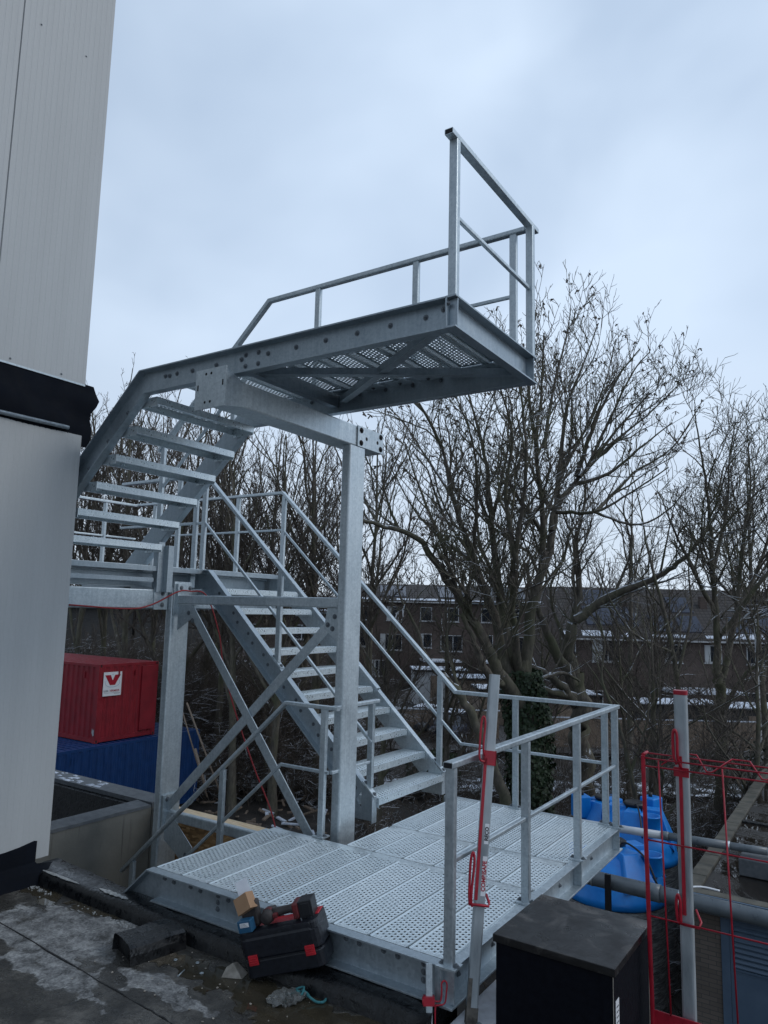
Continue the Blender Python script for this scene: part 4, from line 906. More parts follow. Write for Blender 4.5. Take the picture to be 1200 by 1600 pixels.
# ================================================================== SITE CONTAINERS
def corr(b, p0, p1, z0, z1, nrm, pitch=.28, dep=.036, margin=.12, mi=0):
    """trapezoid-corrugated panel from p0 to p1 (xy), outward normal nrm"""
    p0 = Vector((*p0, 0)); p1 = Vector((*p1, 0)); d = (p1-p0); Lg = d.length; d.normalize(); nv = Vector((*nrm, 0)); pts = [p0+d*margin*.0]
    x = margin; prof = [(0, 0), (margin, 0)]; k = int((Lg-2*margin)/pitch); pt = (Lg-2*margin)/k
    for i in range(k):
        a = margin+i*pt; prof += [(a+pt*.25, 0), (a+pt*.38, -dep), (a+pt*.75, -dep), (a+pt*.88, 0)]
    prof += [(Lg, 0)]; q = [p0+d*a+nv*c for a, c in prof]; kk = len(q)
    b.add([(p.x, p.y, z0) for p in q]+[(p.x, p.y, z1) for p in q], [(j, j+1, kk+j+1, kk+j) for j in range(kk-1)], mi)
def container(name, x1, y0, x0, y1, z0, h, mt, label):
    """x1 = face towards us, spans y0..y1"""
    C_ = empty(name, ((x0+x1)/2, (y0+y1)/2, z0), 0, label, 'container'); of = V3(-(x0+x1)/2, -(y0+y1)/2, -z0)
    def q(b, nm, mt_=mt, bev=0): o = b.build(nm, mt_, C_, bev); o.location = of; return o
    b = MB(); corr(b, (x1-.01, y0+.04), (x1-.01, y1-.04), z0+.14, z0+h-.1, (1, 0)); corr(b, (x0+.04, y0+.01), (x1-.04, y0+.01), z0+.14, z0+h-.1, (0, -1)); corr(b, (x1-.04, y1-.01), (x0+.04, y1-.01), z0+.14, z0+h-.1, (0, 1)); corr(b, (x0+.01, y1-.04), (x0+.01, y0+.04), z0+.14, z0+h-.1, (-1, 0)); q(b, 'side_panel')
    b = MB(); n_ = int((y1-y0-.1)/.22)
    for i in range(n_):
        ya = y0+.05+(y1-y0-.1)*i/n_; b.box(x0+.04, x1-.04, ya, ya+(y1-y0-.1)/n_*.55, z0+h-.045, z0+h-.012)
    b.box(x0+.03, x1-.03, y0+.03, y1-.03, z0+h-.08, z0+h-.044); q(b, 'roof')
    b = MB()
    for x in (x0, x1-.14):
        for y in (y0, y1-.14): b.box(x, x+.14, y, y+.14, z0, z0+h)
        b.box(x, x+.12, y0+.14, y1-.14, z0+h-.10, z0+h-.006); b.box(x, x+.12, y0+.14, y1-.14, z0+.02, z0+.16)
    for y in (y0, y1-.12): b.box(x0+.14, x1-.14, y, y+.12, z0+h-.10, z0+h-.006); b.box(x0+.14, x1-.14, y, y+.12, z0+.02, z0+.16)
    for x in (x1+.0005,):
        for y in (y0+.07, y1-.07):
            for zz in (z0+.06, z0+h-.06): b.box(x-.001, x+.001, y-.03, y+.03, zz-.04, zz+.04, 1)
    q(b, 'frame', [mt, M['dark_end']]); return C_, of, q
RC, of, q = container('shipping_container', -19.95, 12.30, -26.0, 14.78, -2.95, 2.6, M['red'], 'red corrugated site container with white sign stacked on the blue one')
b = MB(); b.box(-20.0, -19.90, 14.05, 14.66, -2.72, -.48); q(b, 'locked_panel', M['red'], .01)
b = MB(); 
for y in (13.05, 13.75): b.box(-19.93, -19.90, y, y+.05, -.78, -.60)
b.box(-20.75, -20.70, 12.26, 12.30, -.85, -.62); b.box(-22.3, -22.25, 12.26, 12.30, -.85, -.62); q(b, 'lashing_ring', M['red'])
sg = MB(); sg.box(-19.935, -19.925, 12.47, 13.20, -1.42, -.62); sgo = q(sg, 'company_sign', M['white'])
RSG = M['redpaint']
vb = MB(); XS = -19.9235; V_ = lambda y, z: (XS, 12.835+y, -1.02+z)
vb.prism([V_(-.31, .30), V_(-.09, .30), V_(.0, .11), V_(.09, .30), V_(.31, .30), V_(.10, -.04), V_(-.10, -.04)], (1, 0, 0), .003)
o = vb.build('sign_emblem', RSG, sgo)
vb = MB(); arc = [V3(XS-.0005, 12.835+.29*math.cos(a), -.98+.0+.15*math.sin(a)) for a in [R(150+i*8) for i in range(31)]]; vb.tube(arc, .006, 5); vb.tube([V3(XS-.0005, 12.79+.02*i, -.72+.012*math.sin(i*.7)) for i in range(5)], .006, 5)
vb.build('sign_swoosh', mat('pale_blue_print', (.22, .38, .50), .5), sgo)
RZ = Matrix.Rotation(R(90), 4, 'Z') @ Matrix.Rotation(R(90), 4, 'X')
txt('VERMEER', .098, 'sign_lettering', RSG, sgo, Matrix.Translation((XS, 12.93, -1.255)) @ RZ, .001, .002)
txt('GEBR', .090, 'sign_lettering', M['bolt'], sgo, Matrix.Translation((XS, 12.59, -1.258)) @ RZ, .001)
vb = MB(); vb.box(XS-.001, XS+.001, 12.50, 13.16, -1.325, -1.318); vb.box(XS-.001, XS+.001, 12.92, 13.16, -1.355, -1.345); vb.build('sign_rule', M['bolt'], sgo)
vb = MB(); vb.prism([(-20.045, 12.289, -2.72), (-20.12, 12.289, -2.60), (-20.10, 12.289, -2.46), (-20.05, 12.289, -2.54), (-20.0, 12.289, -2.48), (-20.0, 12.289, -2.68)], (0, -1, 0), .004); q(vb, 'chipped_paint', M['frame'])
BC, of, q = container('shipping_container', -19.55, 7.3, -25.6, 16.6, -5.55, 2.6, M['blue'], 'long dark blue corrugated site container standing below the red one')
b = MB(); b.box(-19.53, -19.50, 11.2, 11.24, -3.4, -3.2); q(b, 'lashing_ring', M['blue'])

# ================================================================== BRICK SERVICE BUILDING, RIGHT
BB = empty('brick_service_building', (3.0, 14, ZG), 0, 'low brick service building with puddled flat roof and blue louvred doors', 'building'); ob = -Vector((3.0, 14, ZG))
def bb_(b, nm, mt, bev=0): o = b.build(nm, mt, BB, bev); o.location = ob; return o
zr2 = -2.34; xb0 = -.76; yb0 = 8.84
b = MB(); b.box(xb0+.05, -.21, yb0+.02, yb0+.25, ZG, zr2-.10); b.box(2.6, 7, yb0+.02, yb0+.25, ZG, zr2-.10); b.box(-.21, 2.6, yb0+.05, yb0+.25, ZG+2.9, zr2-.10); b.box(xb0+.05, xb0+.3, yb0+.25, 24, ZG, zr2-.10); bb_(b, 'wall', M['brick'])
m = mat('ponded_roofing', (.03, .03, .03), .3); t = NT(m); v = t.co((1, 1, 1)); nn = t.noise(v, .9, 6, .7, .5)
t.setc(t.ramp(nn, [(.35, (.008, .007, .006)), (.52, (.018, .014, .011)), (.68, (.04, .037, .034))])); t.setr(t.ramp(nn, [(.54, .015), (.62, .5)])); t.bump(t.math('MULTIPLY', t.noise(v, 20, 4), t.ramp(nn, [(.5, 0.), (.6, 1.)])), .3, .01)
b = MB(); b.box(xb0+.24, 7, yb0+.20, 24, zr2-.12, zr2-.05); bb_(b, 'roof_surface', m)
b = MB()
for i in range(26): b.box(xb0, xb0+.24, yb0+.24+i*.6, yb0+.24+i*.6+.592, zr2-.10, zr2+.012*math.sin(i*2.1)*.3)
b.box(xb0, 7, yb0+.02, yb0+.235, zr2-.10, zr2-.006); bb_(b, 'coping', simple('mossy_concrete_coping', (.05, .048, .038), (.12, .11, .088), 5, (.7, .9), .3), .006)
for yy, w in ((11.2, .12), (13.6, .16)):
    b = MB(); b.box(xb0+.25, 7, yy, yy+w, zr2-.051, zr2-.02); bb_(b, 'roof_batten', M['bitumen'])
b = MB(); b.box(xb0+.0, 7, yb0-.02, yb0+.019, zr2-.20, zr2-.012); bb_(b, 'fascia', M['door'])
b = MB(); b.box(-.205, -.09, yb0-.005, yb0+.05, ZG, zr2-.21); b.box(-.09, 2.6, yb0-.005, yb0+.05, zr2-.30, zr2-.21); bb_(b, 'door_frame', M['door'], .004)
for k in range(2):
    x0 = -.085+k*1.33; b = MB(); b.box(x0, x0+.055, yb0+.0, yb0+.04, ZG, zr2-.302); b.box(x0+1.27, x0+1.32, yb0+.0, yb0+.04, ZG, zr2-.302); b.box(x0+.055, x0+1.27, yb0+.0, yb0+.04, ZG, zr2-.93); b.box(x0+.055, x0+1.27, yb0+.0, yb0+.04, zr2-.345, zr2-.302); b.box(x0+.055, x0+1.27, yb0+.035, yb0+.045, zr2-.93, zr2-.345)
    d = bb_(b, 'door', M['door']); b = MB()
    for j in range(8):
        z0 = zr2-.92+j*.072; b.add([(x0+.06, yb0+.034, z0+.066), (x0+1.265, yb0+.034, z0+.066), (x0+1.265, yb0-.012, z0+.012), (x0+.06, yb0-.012, z0+.012), (x0+.06, yb0-.009, z0+.0), (x0+1.265, yb0-.009, z0+.0)], [(0, 1, 2, 3), (3, 2, 5, 4)])
    b.box(x0+.04, x0+1.29, yb0-.014, yb0-.001, zr2-.955, zr2-.93); b.box(x0+.04, x0+1.29, yb0-.006, yb0-.001, zr2-.99, zr2-.975); b.build('louvre', M['door'], d)
    b = MB(); b.box(x0+.058, x0+1.267, yb0+.030, yb0+.0345, zr2-.93, zr2-.345); b.build('louvre_shade_sheet', M['door_shade'], d)  # near-black sheet, paints the shade behind the slats
b = MB(); b.tube(catmull([(-.72, 8.42, -2.52), (-.70, 8.40, -2.36), (-.66, 8.55, -2.24), (-.45, 8.75, -2.22), (-.20, 8.85, -2.25)]), .014, 6); b.build('white_tie', M['white'], None, label='white tie strap looped round the big grey pipe onto the roof edge', cat='strap')
# pipes
b = MB(); b.tube([(-3.6, 8.66, -2.38), (7, 8.66, -2.52)], .115, 24)
BP = b.build('drain_pipe', M['pvc'], None, label='thick grey plastic pipe running along the brick building front', cat='pipe'); 
for x in (-2.05, -.74, 2.2):
    b = MB(); b.tube([(x, 8.66, -2.38-(x+3.6)*.0132), (x+.03, 8.66, -2.38-(x+3.63)*.0132)], .121, 24); b.build('pipe_clamp', M['galv'], BP)
b = MB(); b.tube([(-1.2, 8.66, -2.412), (-1.0, 8.66, -2.414)], .128, 24); b.build('pipe_socket', M['pvc'], BP)
SPp = empty('thin_pipe', (-.6, 10.4, -2.02), 0, 'thinner pipe in white, grey and pink sections crossing the brick building roof', 'pipe')
def seg(x0, x1, mt, r=.068, nm='pipe_section'):
    b = MB(); b.tube([(x0+.6, 0, -.028*(x0+.6)*-1-.0), (x1+.6, 0, .028*(x1+.6))], r, 18); b.build(nm, mt, SPp)
seg(-3.2, -1.36, M['pvc_light']); seg(-1.36, -1.24, M['pvc'], .076, 'pipe_socket'); seg(-1.24, -.3, M['pvc']); seg(-.32, -.27, M['galv'], .074, 'pipe_clamp'); seg(-.3, .28, M['pvc'], .062); seg(.28, .42, M['pvc_light'], .055); seg(.42, 5.5, M['pvc_pink'], .09)
b = MB(); b.box(-.12, .42, 10.18, 10.62, -2.385, -2.11); b.build('support_block', M['coping'], None, .02, label='dark bitumen block carrying the thin pipe on the roof', cat='support block')

# ================================================================== BLUE TANKS
def tank(name, loc, rz, label, r=.9, bh=.75, h=3.4):
    """moulded blue top of height bh over a film-wrapped body"""
    T = empty(name, loc, rz, label, 'tank', 'blue tanks wrapped in film')
    b = MB(); b.lathe([(.001, -bh), (r*.99, -bh), (r*1.015, -bh+.04), (r*1.015, -bh+.14), (r*.97, -bh+.18), (r*.955, -bh+.30), (r*.60, -.10), (r*.34, -.03), (.001, -.02)], n=44)
    for k in range(4):     # moulded wedges from neck to rim
        Mx = Matrix.Rotation(k*math.pi/2+.5, 4, 'Z'); zl = -bh+.30
        vs = [(.15, -.16, -.06), (.15, .16, -.06), (r*.95, -.34, zl), (r*.95, .34, zl), (.17, -.12, .04), (.17, .12, .04), (r*.62, -.17, .03), (r*.62, .17, .03), (r*.93, -.28, zl+.10), (r*.93, .28, zl+.10)]
        b.add([Mx @ V3(*p) for p in vs], [(4, 6, 7, 5), (6, 8, 9, 7), (0, 2, 8, 6, 4), (1, 5, 7, 9, 3), (2, 3, 9, 8), (0, 4, 5, 1)])
    b.build('tank_top', M['tank'], T, .015)
    b = MB(); b.lathe([(.001, .135), (.20, .13), (.235, .11), (.235, .07), (.21, .06), (.20, -.05)], n=28); b.build('lid', M['black'], T)
    b = MB(); b.lathe([(.20, -.25), (.20, .04), (.215, .05), (.215, .075), (.18, .075), (.18, -.06), (.001, -.07)], n=26, c=(r*.66, -.30, -.06)); b.build('neck', M['tank'], T)
    for bx in ((-.17, .17, .42, .80, -.35, .16), (-.78, -.46, -.12, .24, -.35, .06)): b = MB(); b.box(*bx); b.build('moulded_box', M['tank'], T, .035)
    b = MB(); b.tube(catmull([(.1, -.15, .10), (.25, -.28, .14), (.5, -.55, .0), (.66, -.72, -.35)]), .018, 8); b.tube([(-.0, .58, .15), (-.0, .58, .25)], .045, 10); b.build('hose', M['black'], T)
    b = MB(); pr = []; rq = random.Random(len(label)); n_ = 22
    for i in range(n_): pr.append((r*(.955+.03*rq.random()+(.02 if i > n_-5 else 0)), -h-bh+(h)*(i)/(n_-1)))
    b.lathe(pr, n=44); b.build('wrapped_body', M['wrap'], T); return T
tank('water_tank', at(958, 1322, 13.3), .35, 'nearest blue plastic tank wrapped in grey film beneath the thick pipe', .92, .80)
tank('water_tank', at(992, 1262, 15.8), -.35, 'blue plastic tank with black lid standing behind the thin pipe', .86, 1.0)
tank('water_tank', at(945, 1252, 17.6), 2.3, 'rearmost blue tank, mostly hidden behind the far platform corner', .60, .75)
b = MB(); b.box(0, .09, 0, .05, 0, 1.5); o = b.build('strap', M['black'], None, label='black strap hanging from the thick pipe over the nearest tank', cat='strap'); o.location = at(958, 1352, 12.05)-V3(0, 0, 1.5) if False else (-1.80, 8.50, -3.75)
# ================================================================== HOUSES
def house(name, u, depth, w, dep, ze, zrg, mt, label, wins, solar=None, snowstrip=True, z0=ZG, ridge_over=0., ext=None, gable=True):
    """house whose left front corner is at photo column u; front faces us"""
    g = ground_at(u, depth, z0); H_ = empty(name, g, TR_, label, 'house'); e = ze-z0; rg_ = zrg-z0
    b = MB(); b.prism([(0, 0, 0), (0, 0, e), (0, dep/2, rg_-.06), (0, dep, e), (0, dep, 0)], (1, 0, 0), w); b.build('wall', mt, H_)
    sl = (rg_-e)/(dep/2); o_ = .35
    b = MB()
    for s_ in (0, 1):
        ya, yb_ = (-o_, dep/2) if s_ == 0 else (dep+o_, dep/2)
        b.prism([(0, ya, e-o_*sl), (0, yb_, rg_), (0, yb_, rg_+.14), (0, ya, e-o_*sl+.14)], (1, 0, 0), w)
    rf = b.build('roof', M['tiles'], H_)
    def onroof(xa, xb, q0, q1, h, mt_, nm, par):
        bb = MB(); pts = []
        for q_ in (q0, q1): y = -o_+(dep/2+o_)*q_; pts.append((y, e+y*sl+.14))
        (ya, za), (yb_, zb) = pts
        bb.add([(xa, ya, za+.003), (xb, ya, za+.003), (xb, yb_, zb+.003), (xa, yb_, zb+.003), (xa, ya, za+h), (xb, ya, za+h), (xb, yb_, zb+h), (xa, yb_, zb+h)], [(3, 2, 1, 0), (4, 5, 6, 7), (0, 1, 5, 4), (1, 2, 6, 5), (2, 3, 7, 6), (3, 0, 4, 7)]); return bb.build(nm, mt_, par)
    if solar:
        for (xa, xb, q0, q1) in solar: onroof(xa, xb, q0, q1, .09, M['solar'], 'solar_panel', rf)
    if snowstrip:
        rq = random.Random(int(u)); x = .1
        while x < w-.4:
            l_ = rq.uniform(.8, 2.2); onroof(x, min(w-.05, x+l_), .02, rq.uniform(.05, .13), .045, M['snow'], 'snow_strip', rf); x += l_+rq.uniform(0., 1.6)
    b = MB(); b.box(0, w, -o_-.1, -o_+.02, e-o_*sl-.06, e-o_*sl+.06); b.build('gutter', M['frame'] if rnd.random() < .4 else M['pvc'], H_)
    for (xa, za, ww, hh) in wins:
        za -= z0; b = MB(); fw = .07
        b.box(xa, xa+fw, -.05, .03, za, za+hh); b.box(xa+ww-fw, xa+ww, -.05, .03, za, za+hh); b.box(xa+fw, xa+ww-fw, -.05, .03, za, za+fw); b.box(xa+fw, xa+ww-fw, -.05, .03, za+hh-fw, za+hh)
        if ww > 1.3: b.box(xa+ww*.55, xa+ww*.55+fw, -.045, .025, za+fw, za+hh-fw)
        b.box(xa-.06, xa+ww+.06, -.10, .0, za-.08, za-.003)
        f = b.build('window', M['frame'], H_); b = MB(); b.box(xa+fw, xa+ww-fw, -.02, .0-.005, za+fw, za+hh-fw); b.build('pane', M['glass'], f)
        if rnd.random() < .5: b = MB(); b.box(xa+fw, xa+fw+(ww-2*fw)*rnd.uniform(.2, .5), -.027, -.0205, za+fw, za+hh-fw); b.build('curtain', M['panel'], f)
    if rnd.random() < .6: b = MB(); xc = w*.82; b.box(xc, xc+.6, dep/2-.3, dep/2+.3, rg_-.3, rg_+.7) if ridge_over else b.box(xc, xc+.5, dep*.28, dep*.28+.4, rg_-1.4, rg_-.4); b.build('chimney', mt, rf)
    if ext:
        b = MB(); b.box(ext[0], ext[0]+ext[1], -3.0, -.02, 0, 2.6); x_ = b.build('extension', mt, H_); b = MB(); b.box(ext[0]-.1, ext[0]+ext[1]+.1, -3.1, -.01, 2.603, 2.75); b.build('extension_roof', M['snow'], x_)
        b = MB(); b.box(ext[0]+.5, ext[0]+ext[1]-.5, -3.03, -3.003, .9, 2.1); b.build('pane', M['glass'], x_)
    return H_
HG = 'terraced houses behind the trees'
ppm = F_PX/51
def hw(px0, px1, d): return (px1-px0)*d/F_PX
d = 51
labels = ['right row house with snow streaked solar panels and large white framed window', 'second house of the right row with two dark solar panels above the snowy eaves', 'third house of the right row, behind the thick forked tree', 'right row house half hidden by the rightmost trees']
edges = [873, 1012, 1140, 1268, 1400]
for k in range(4):
    w = hw(edges[k], edges[k+1], d)
    wins = [(1.0, -1.5, 1.3, 1.25), (w-1.9, -1.45, 1.2, 1.2), (.6, -5.0, 2.6, 1.6)]
    if k == 0: wins = [(.25, -1.2, .9, 1.0), (2.3, -1.55, 1.9, 1.5), (.8, -5.0, 2.2, 1.5)]
    house('terraced_house', edges[k], d, w-.01, 8.5, .25, 3.55, M['brick_house'], labels[k], wins, solar=[(w*.35, w*.93, .22, .58), (w*.40, w*.88, .62, .92)] if k == 0 else [(w*.08, w*.36, .12, .42), (w*.42, w*.70, .12, .42), (w*.42, w*.7, .5, .8)], ext=(w*.1, w*.8) if k == 1 else None)['group'] = HG
d = 74
edges = [548, 640, 735, 830, 925]
labels = ['left row house seen through the stair railing left of the forked trunk', 'left row house with stacked small white windows left of the ivy covered tree', 'left row house directly behind the ivy covered trunk', 'left row house touching the right row, behind the large tree']
for k in range(4):
    w = hw(edges[k], edges[k+1], d)
    wins = [(w*.18, .55, 1.2, 1.4), (w*.18, -2.1, 1.2, 1.4), (w*.62, .55, 1.2, 1.4), (w*.52, -2.4, 2.2, 1.6), (w*.3, -5.0, 2.2, 1.6)]
    house('terraced_house', edges[k], d, w-.01, 9, 2.55, 4.2, M['brick_house'], labels[k], wins, solar=[(w*.5, w*.95, .2, .85)], ext=(w*.2, w*.6) if k in (1, 2) else None)['group'] = HG
d = 66
for k, (a, c, lb_) in enumerate(((90, 210, 'dark grey block with snowy foot directly above the red container roof'), (215, 330, 'dark block between the red container and the left steel column'), (335, 540, 'dark brick block seen under the stair flights and braces'))):
    w = hw(a, c, d); house('terraced_house', a, d, w-.01, 9, 1.3, 2.6, M['brick_grey'] if k < 2 else M['brick_house'], lb_, [(w*.2, -1.2, 1.6, 1.3), (w*.6, -1.2, 1.6, 1.3), (w*.3, -4.2, 2, 1.4)] if k == 2 else [(w*.3, -3.6, 1.4, 1.2)], ext=(w*.2, w*.5) if k == 2 else None)['group'] = HG
# sheds with snow on their roofs in the gardens
def shed(u, depth, w, d_, h, label, mt):
    g = ground_at(u, depth, ZG+.3); o = empty('garden_shed', g, TR_+.05, label, 'shed', 'garden sheds'); b = MB(); b.box(0, w, 0, d_, 0, h); b.build('wall', mt, o)
    b = MB(); b.box(-.15, w+.15, -.2, d_+.2, h+.002, h+.10); r_ = b.build('roof', M['bitumen'], o); b = MB(); b.box(-.1, w+.1, -.14, d_+.1, h+.102, h+.18); b.build('snow_layer', M['snow'], r_, .03)
    b = MB(); b.box(w*.3, w*.3+.9, -.03, -.002, .02, h-.3); b.build('door', M['wood_old'], o)
shed(650, 58, 4.2, 3, 2.5, 'low shed with white flat roof below the stacked windows', M['frame'])
shed(716, 54, 3.0, 3, 2.3, 'small shed with snowy roof left of the ivy covered trunk', M['wood_old'])
shed(750, 48, 2.4, 2.5, 2.2, 'nearer small shed with snow roof beside the leaning guard post', M['wood_old'])
shed(842, 46, 3.8, 2.6, 2.2, 'brown shed with snowy roof right of the ivy covered trunk', M['brick_house'])
shed(1000, 44, 5.0, 2.5, 2.0, 'long shed with snow roof behind the aluminium post', M['brick_grey'])
shed(1130, 42, 4.0, 2.5, 2.1, 'shed with snow roof behind the rightmost trunks', M['brick_grey'])
# garden fence panels
for k, (u0, n_, dd, lb_) in enumerate(((835, 9, 41, 'dark board fence behind the far corner of the platform railing'), (430, 7, 43, 'dark board fence behind the lower stair flight'))):
    g = ground_at(u0, dd, ZG+.1); F_ = empty('board_fence', g, TR_, lb_, 'fence')
    for i in range(n_):
        b = MB(); x = i*1.9
        for j in range(12): b.box(x+.05+j*.15, x+.05+j*.15+.14, -.01, .012+.01*(j % 2), .05, 1.75+.02*(j % 3))
        b.box(x, x+.07, .02, .09, 0, 1.85); b.build('fence_panel', M['wood_old'], F_)
    b = MB(); b.box(0, n_*1.9, -.02, .05, 1.80, 1.86); b.build('snow_layer', M['snow'], F_)
# parked cars
def carmat(n, c): return mat(n, c, .22, .3)
def make_car(mt):
    o = empty('parked_car'); 
    sec = [(-2.15, .45, .62, .70), (-2.05, .32, .80, .80), (-1.3, .28, .92, .86), (-.6, .28, .96, .87), (.9, .28, .96, .87), (1.5, .28, .93, .86), (2.0, .32, .86, .80), (2.12, .45, .70, .70)]
    b = MB(); vs = []
    for x, zl, zt, hw_ in sec: vs += [(x, -hw_, zl), (x, -hw_*1.02, (zl+zt)/2), (x, -hw_*.93, zt), (x, hw_*.93, zt), (x, hw_*1.02, (zl+zt)/2), (x, hw_, zl)]
    k = 6; b.add(vs, [(i*k+j, (i+1)*k+j, (i+1)*k+(j+1) % k, i*k+(j+1) % k) for i in range(len(sec)-1) for j in range(k)]+[tuple(range(k)), tuple((len(sec)-1)*k+j for j in range(k))[::-1]], 0, True); body = b.build('body', mt, o)
    b = MB(); cs = [(-1.35, .90, .80), (-.75, 1.40, .64), (.95, 1.42, .64), (1.75, .90, .78)]; vs = []
    for x, z, h_ in cs: vs += [(x, -h_, z), (x, h_, z)]
    vs += [(-1.35, -.80, .88), (1.75, -.78, .88), (-1.35, .80, .88), (1.75, .78, .88)]
    b.add(vs, [(0, 1, 3, 2), (4, 5, 7, 6), (0, 2, 4, 6), (1, 7, 5, 3)]); b.build('windows', M['glass'], o)
    b = MB(); b.box(-.78, .98, -.62, .62, 1.40, 1.455); rf = b.build('roof', mt, o, .02); b = MB(); b.box(-.7, .9, -.58, .58, 1.457, 1.51); b.build('snow_layer', M['snow'], rf, .02)
    for x in (-1.35, 1.35):
        for s_ in (-1, 1):
            b = MB(); b.lathe([(.001, -.1), (.20, -.1), (.31, -.09), (.325, 0), (.31, .09), (.20, .1), (.001, .1)], n=18, M=Matrix.Translation((x, s_*.78, .325)) @ Matrix.Rotation(R(90), 4, 'X')); wl = b.build('wheel', M['tyre'], o)
            b = MB(); b.lathe([(.001, -.105), (.19, -.104), (.19, .104), (.001, .105)], n=12, M=Matrix.Translation((x, s_*.78, .325)) @ Matrix.Rotation(R(90), 4, 'X')); b.build('rim', M['alu'], wl)
    for s_ in (-.6, .6): b = MB(); b.box(-2.17, -2.08, s_-.16, s_+.16, .60, .72); b.build('headlight', M['frame'], o)
    return o
cars = [(mat('car_black', (.02, .02, .024), .2, .3), 398, 42, 1.3, 'dark parked car with snow on its roof below the lower stair flight'), (mat('car_silver', (.25, .27, .28), .25, .5), 345, 45, 1.4, 'silver parked car seen behind the diagonal brace'), (mat('car_dark_blue', (.02, .028, .05), .2, .3), 712, 43, 1.15, 'dark parked car with snowy roof seen under the stair handrail'), (mat('car_grey', (.09, .095, .10), .25, .5), 668, 45, 1.2, 'grey parked car left of the dark car under the handrail'), (mat('car_white', (.5, .52, .54), .25, .1), 470, 45, 1.3, 'pale parked car seen between the stair treads')]
for mt, u, dd, rz, lb_ in cars: c_ = make_car(mt); c_.location = ground_at(u, dd, ZG+.37); c_.rotation_euler = (0, 0, TR_+rz); tag(c_, lb_, 'car', 'parked cars behind the trees')
# lamp post at the right
LPO = empty('street_lamp', ground_at(1178, 30, ZG), TR_, 'slim grey lamp post between the trunks at the right edge', 'street lamp')
b = MB(); b.tube([(0, 0, 0), (0, 0, 3.2), (0, 0, 7.6)], [.085, .075, .05], 12); b.tube(catmull([(0, 0, 7.55), (-.1, 0, 7.8), (-.5, 0, 7.95)]), .035, 8); b.build('pole', M['frame'], LPO)
b = MB(); b.box(-1.0, -.45, -.12, .12, 7.90, 8.02); b.build('lamp_head', M['frame'], LPO, .04)
# poles and boards leaning by the blue container
for k, (p, q_, r_, lb_) in enumerate((((292, 1098, 23.6), (345, 1218, 22.6), .028, 'long pale pole leaning against the blue container'), ((283, 1105, 23.9), (325, 1225, 23), .022, 'thinner dark pole beside the long pale one'), ((305, 1170, 23), (322, 1208, 22.4), .04, 'short reddish board stub leaning by the blue container'))):
    b = MB(); b.tube([at(*p), at(*q_)-V3(0, 0, .4)], r_, 8); b.build('leaning_pole', M['wood_old'], None, label=lb_, cat='pole', group='poles leaning by the container')
# planks and rubble lying beyond the OSB wall
rg3 = random.Random(21); rub = MB()
for _ in range(130):
    u = rg3.uniform(300, 520); dd = rg3.uniform(21, 30); p = ground_at(u, dd, ZG+rg3.uniform(.02, .25)); Mx = Matrix.Translation(p) @ Matrix.Rotation(rg3.uniform(0, 3.14), 4, 'Z') @ Matrix.Rotation(rg3.uniform(-.35, .35), 4, 'Y'); l_ = rg3.uniform(.06, .38)
    rub.box(-l_, l_, -rg3.uniform(.02, .07), rg3.uniform(.02, .07), -.02, .03, 0 if rg3.random() < .75 else 1, Mx)
rub.build('rubble', [M['wood_old'], M['snow']], None, label='scattered boards, bark and rubble on the ground beyond the OSB wall', cat='rubble', kind='stuff')

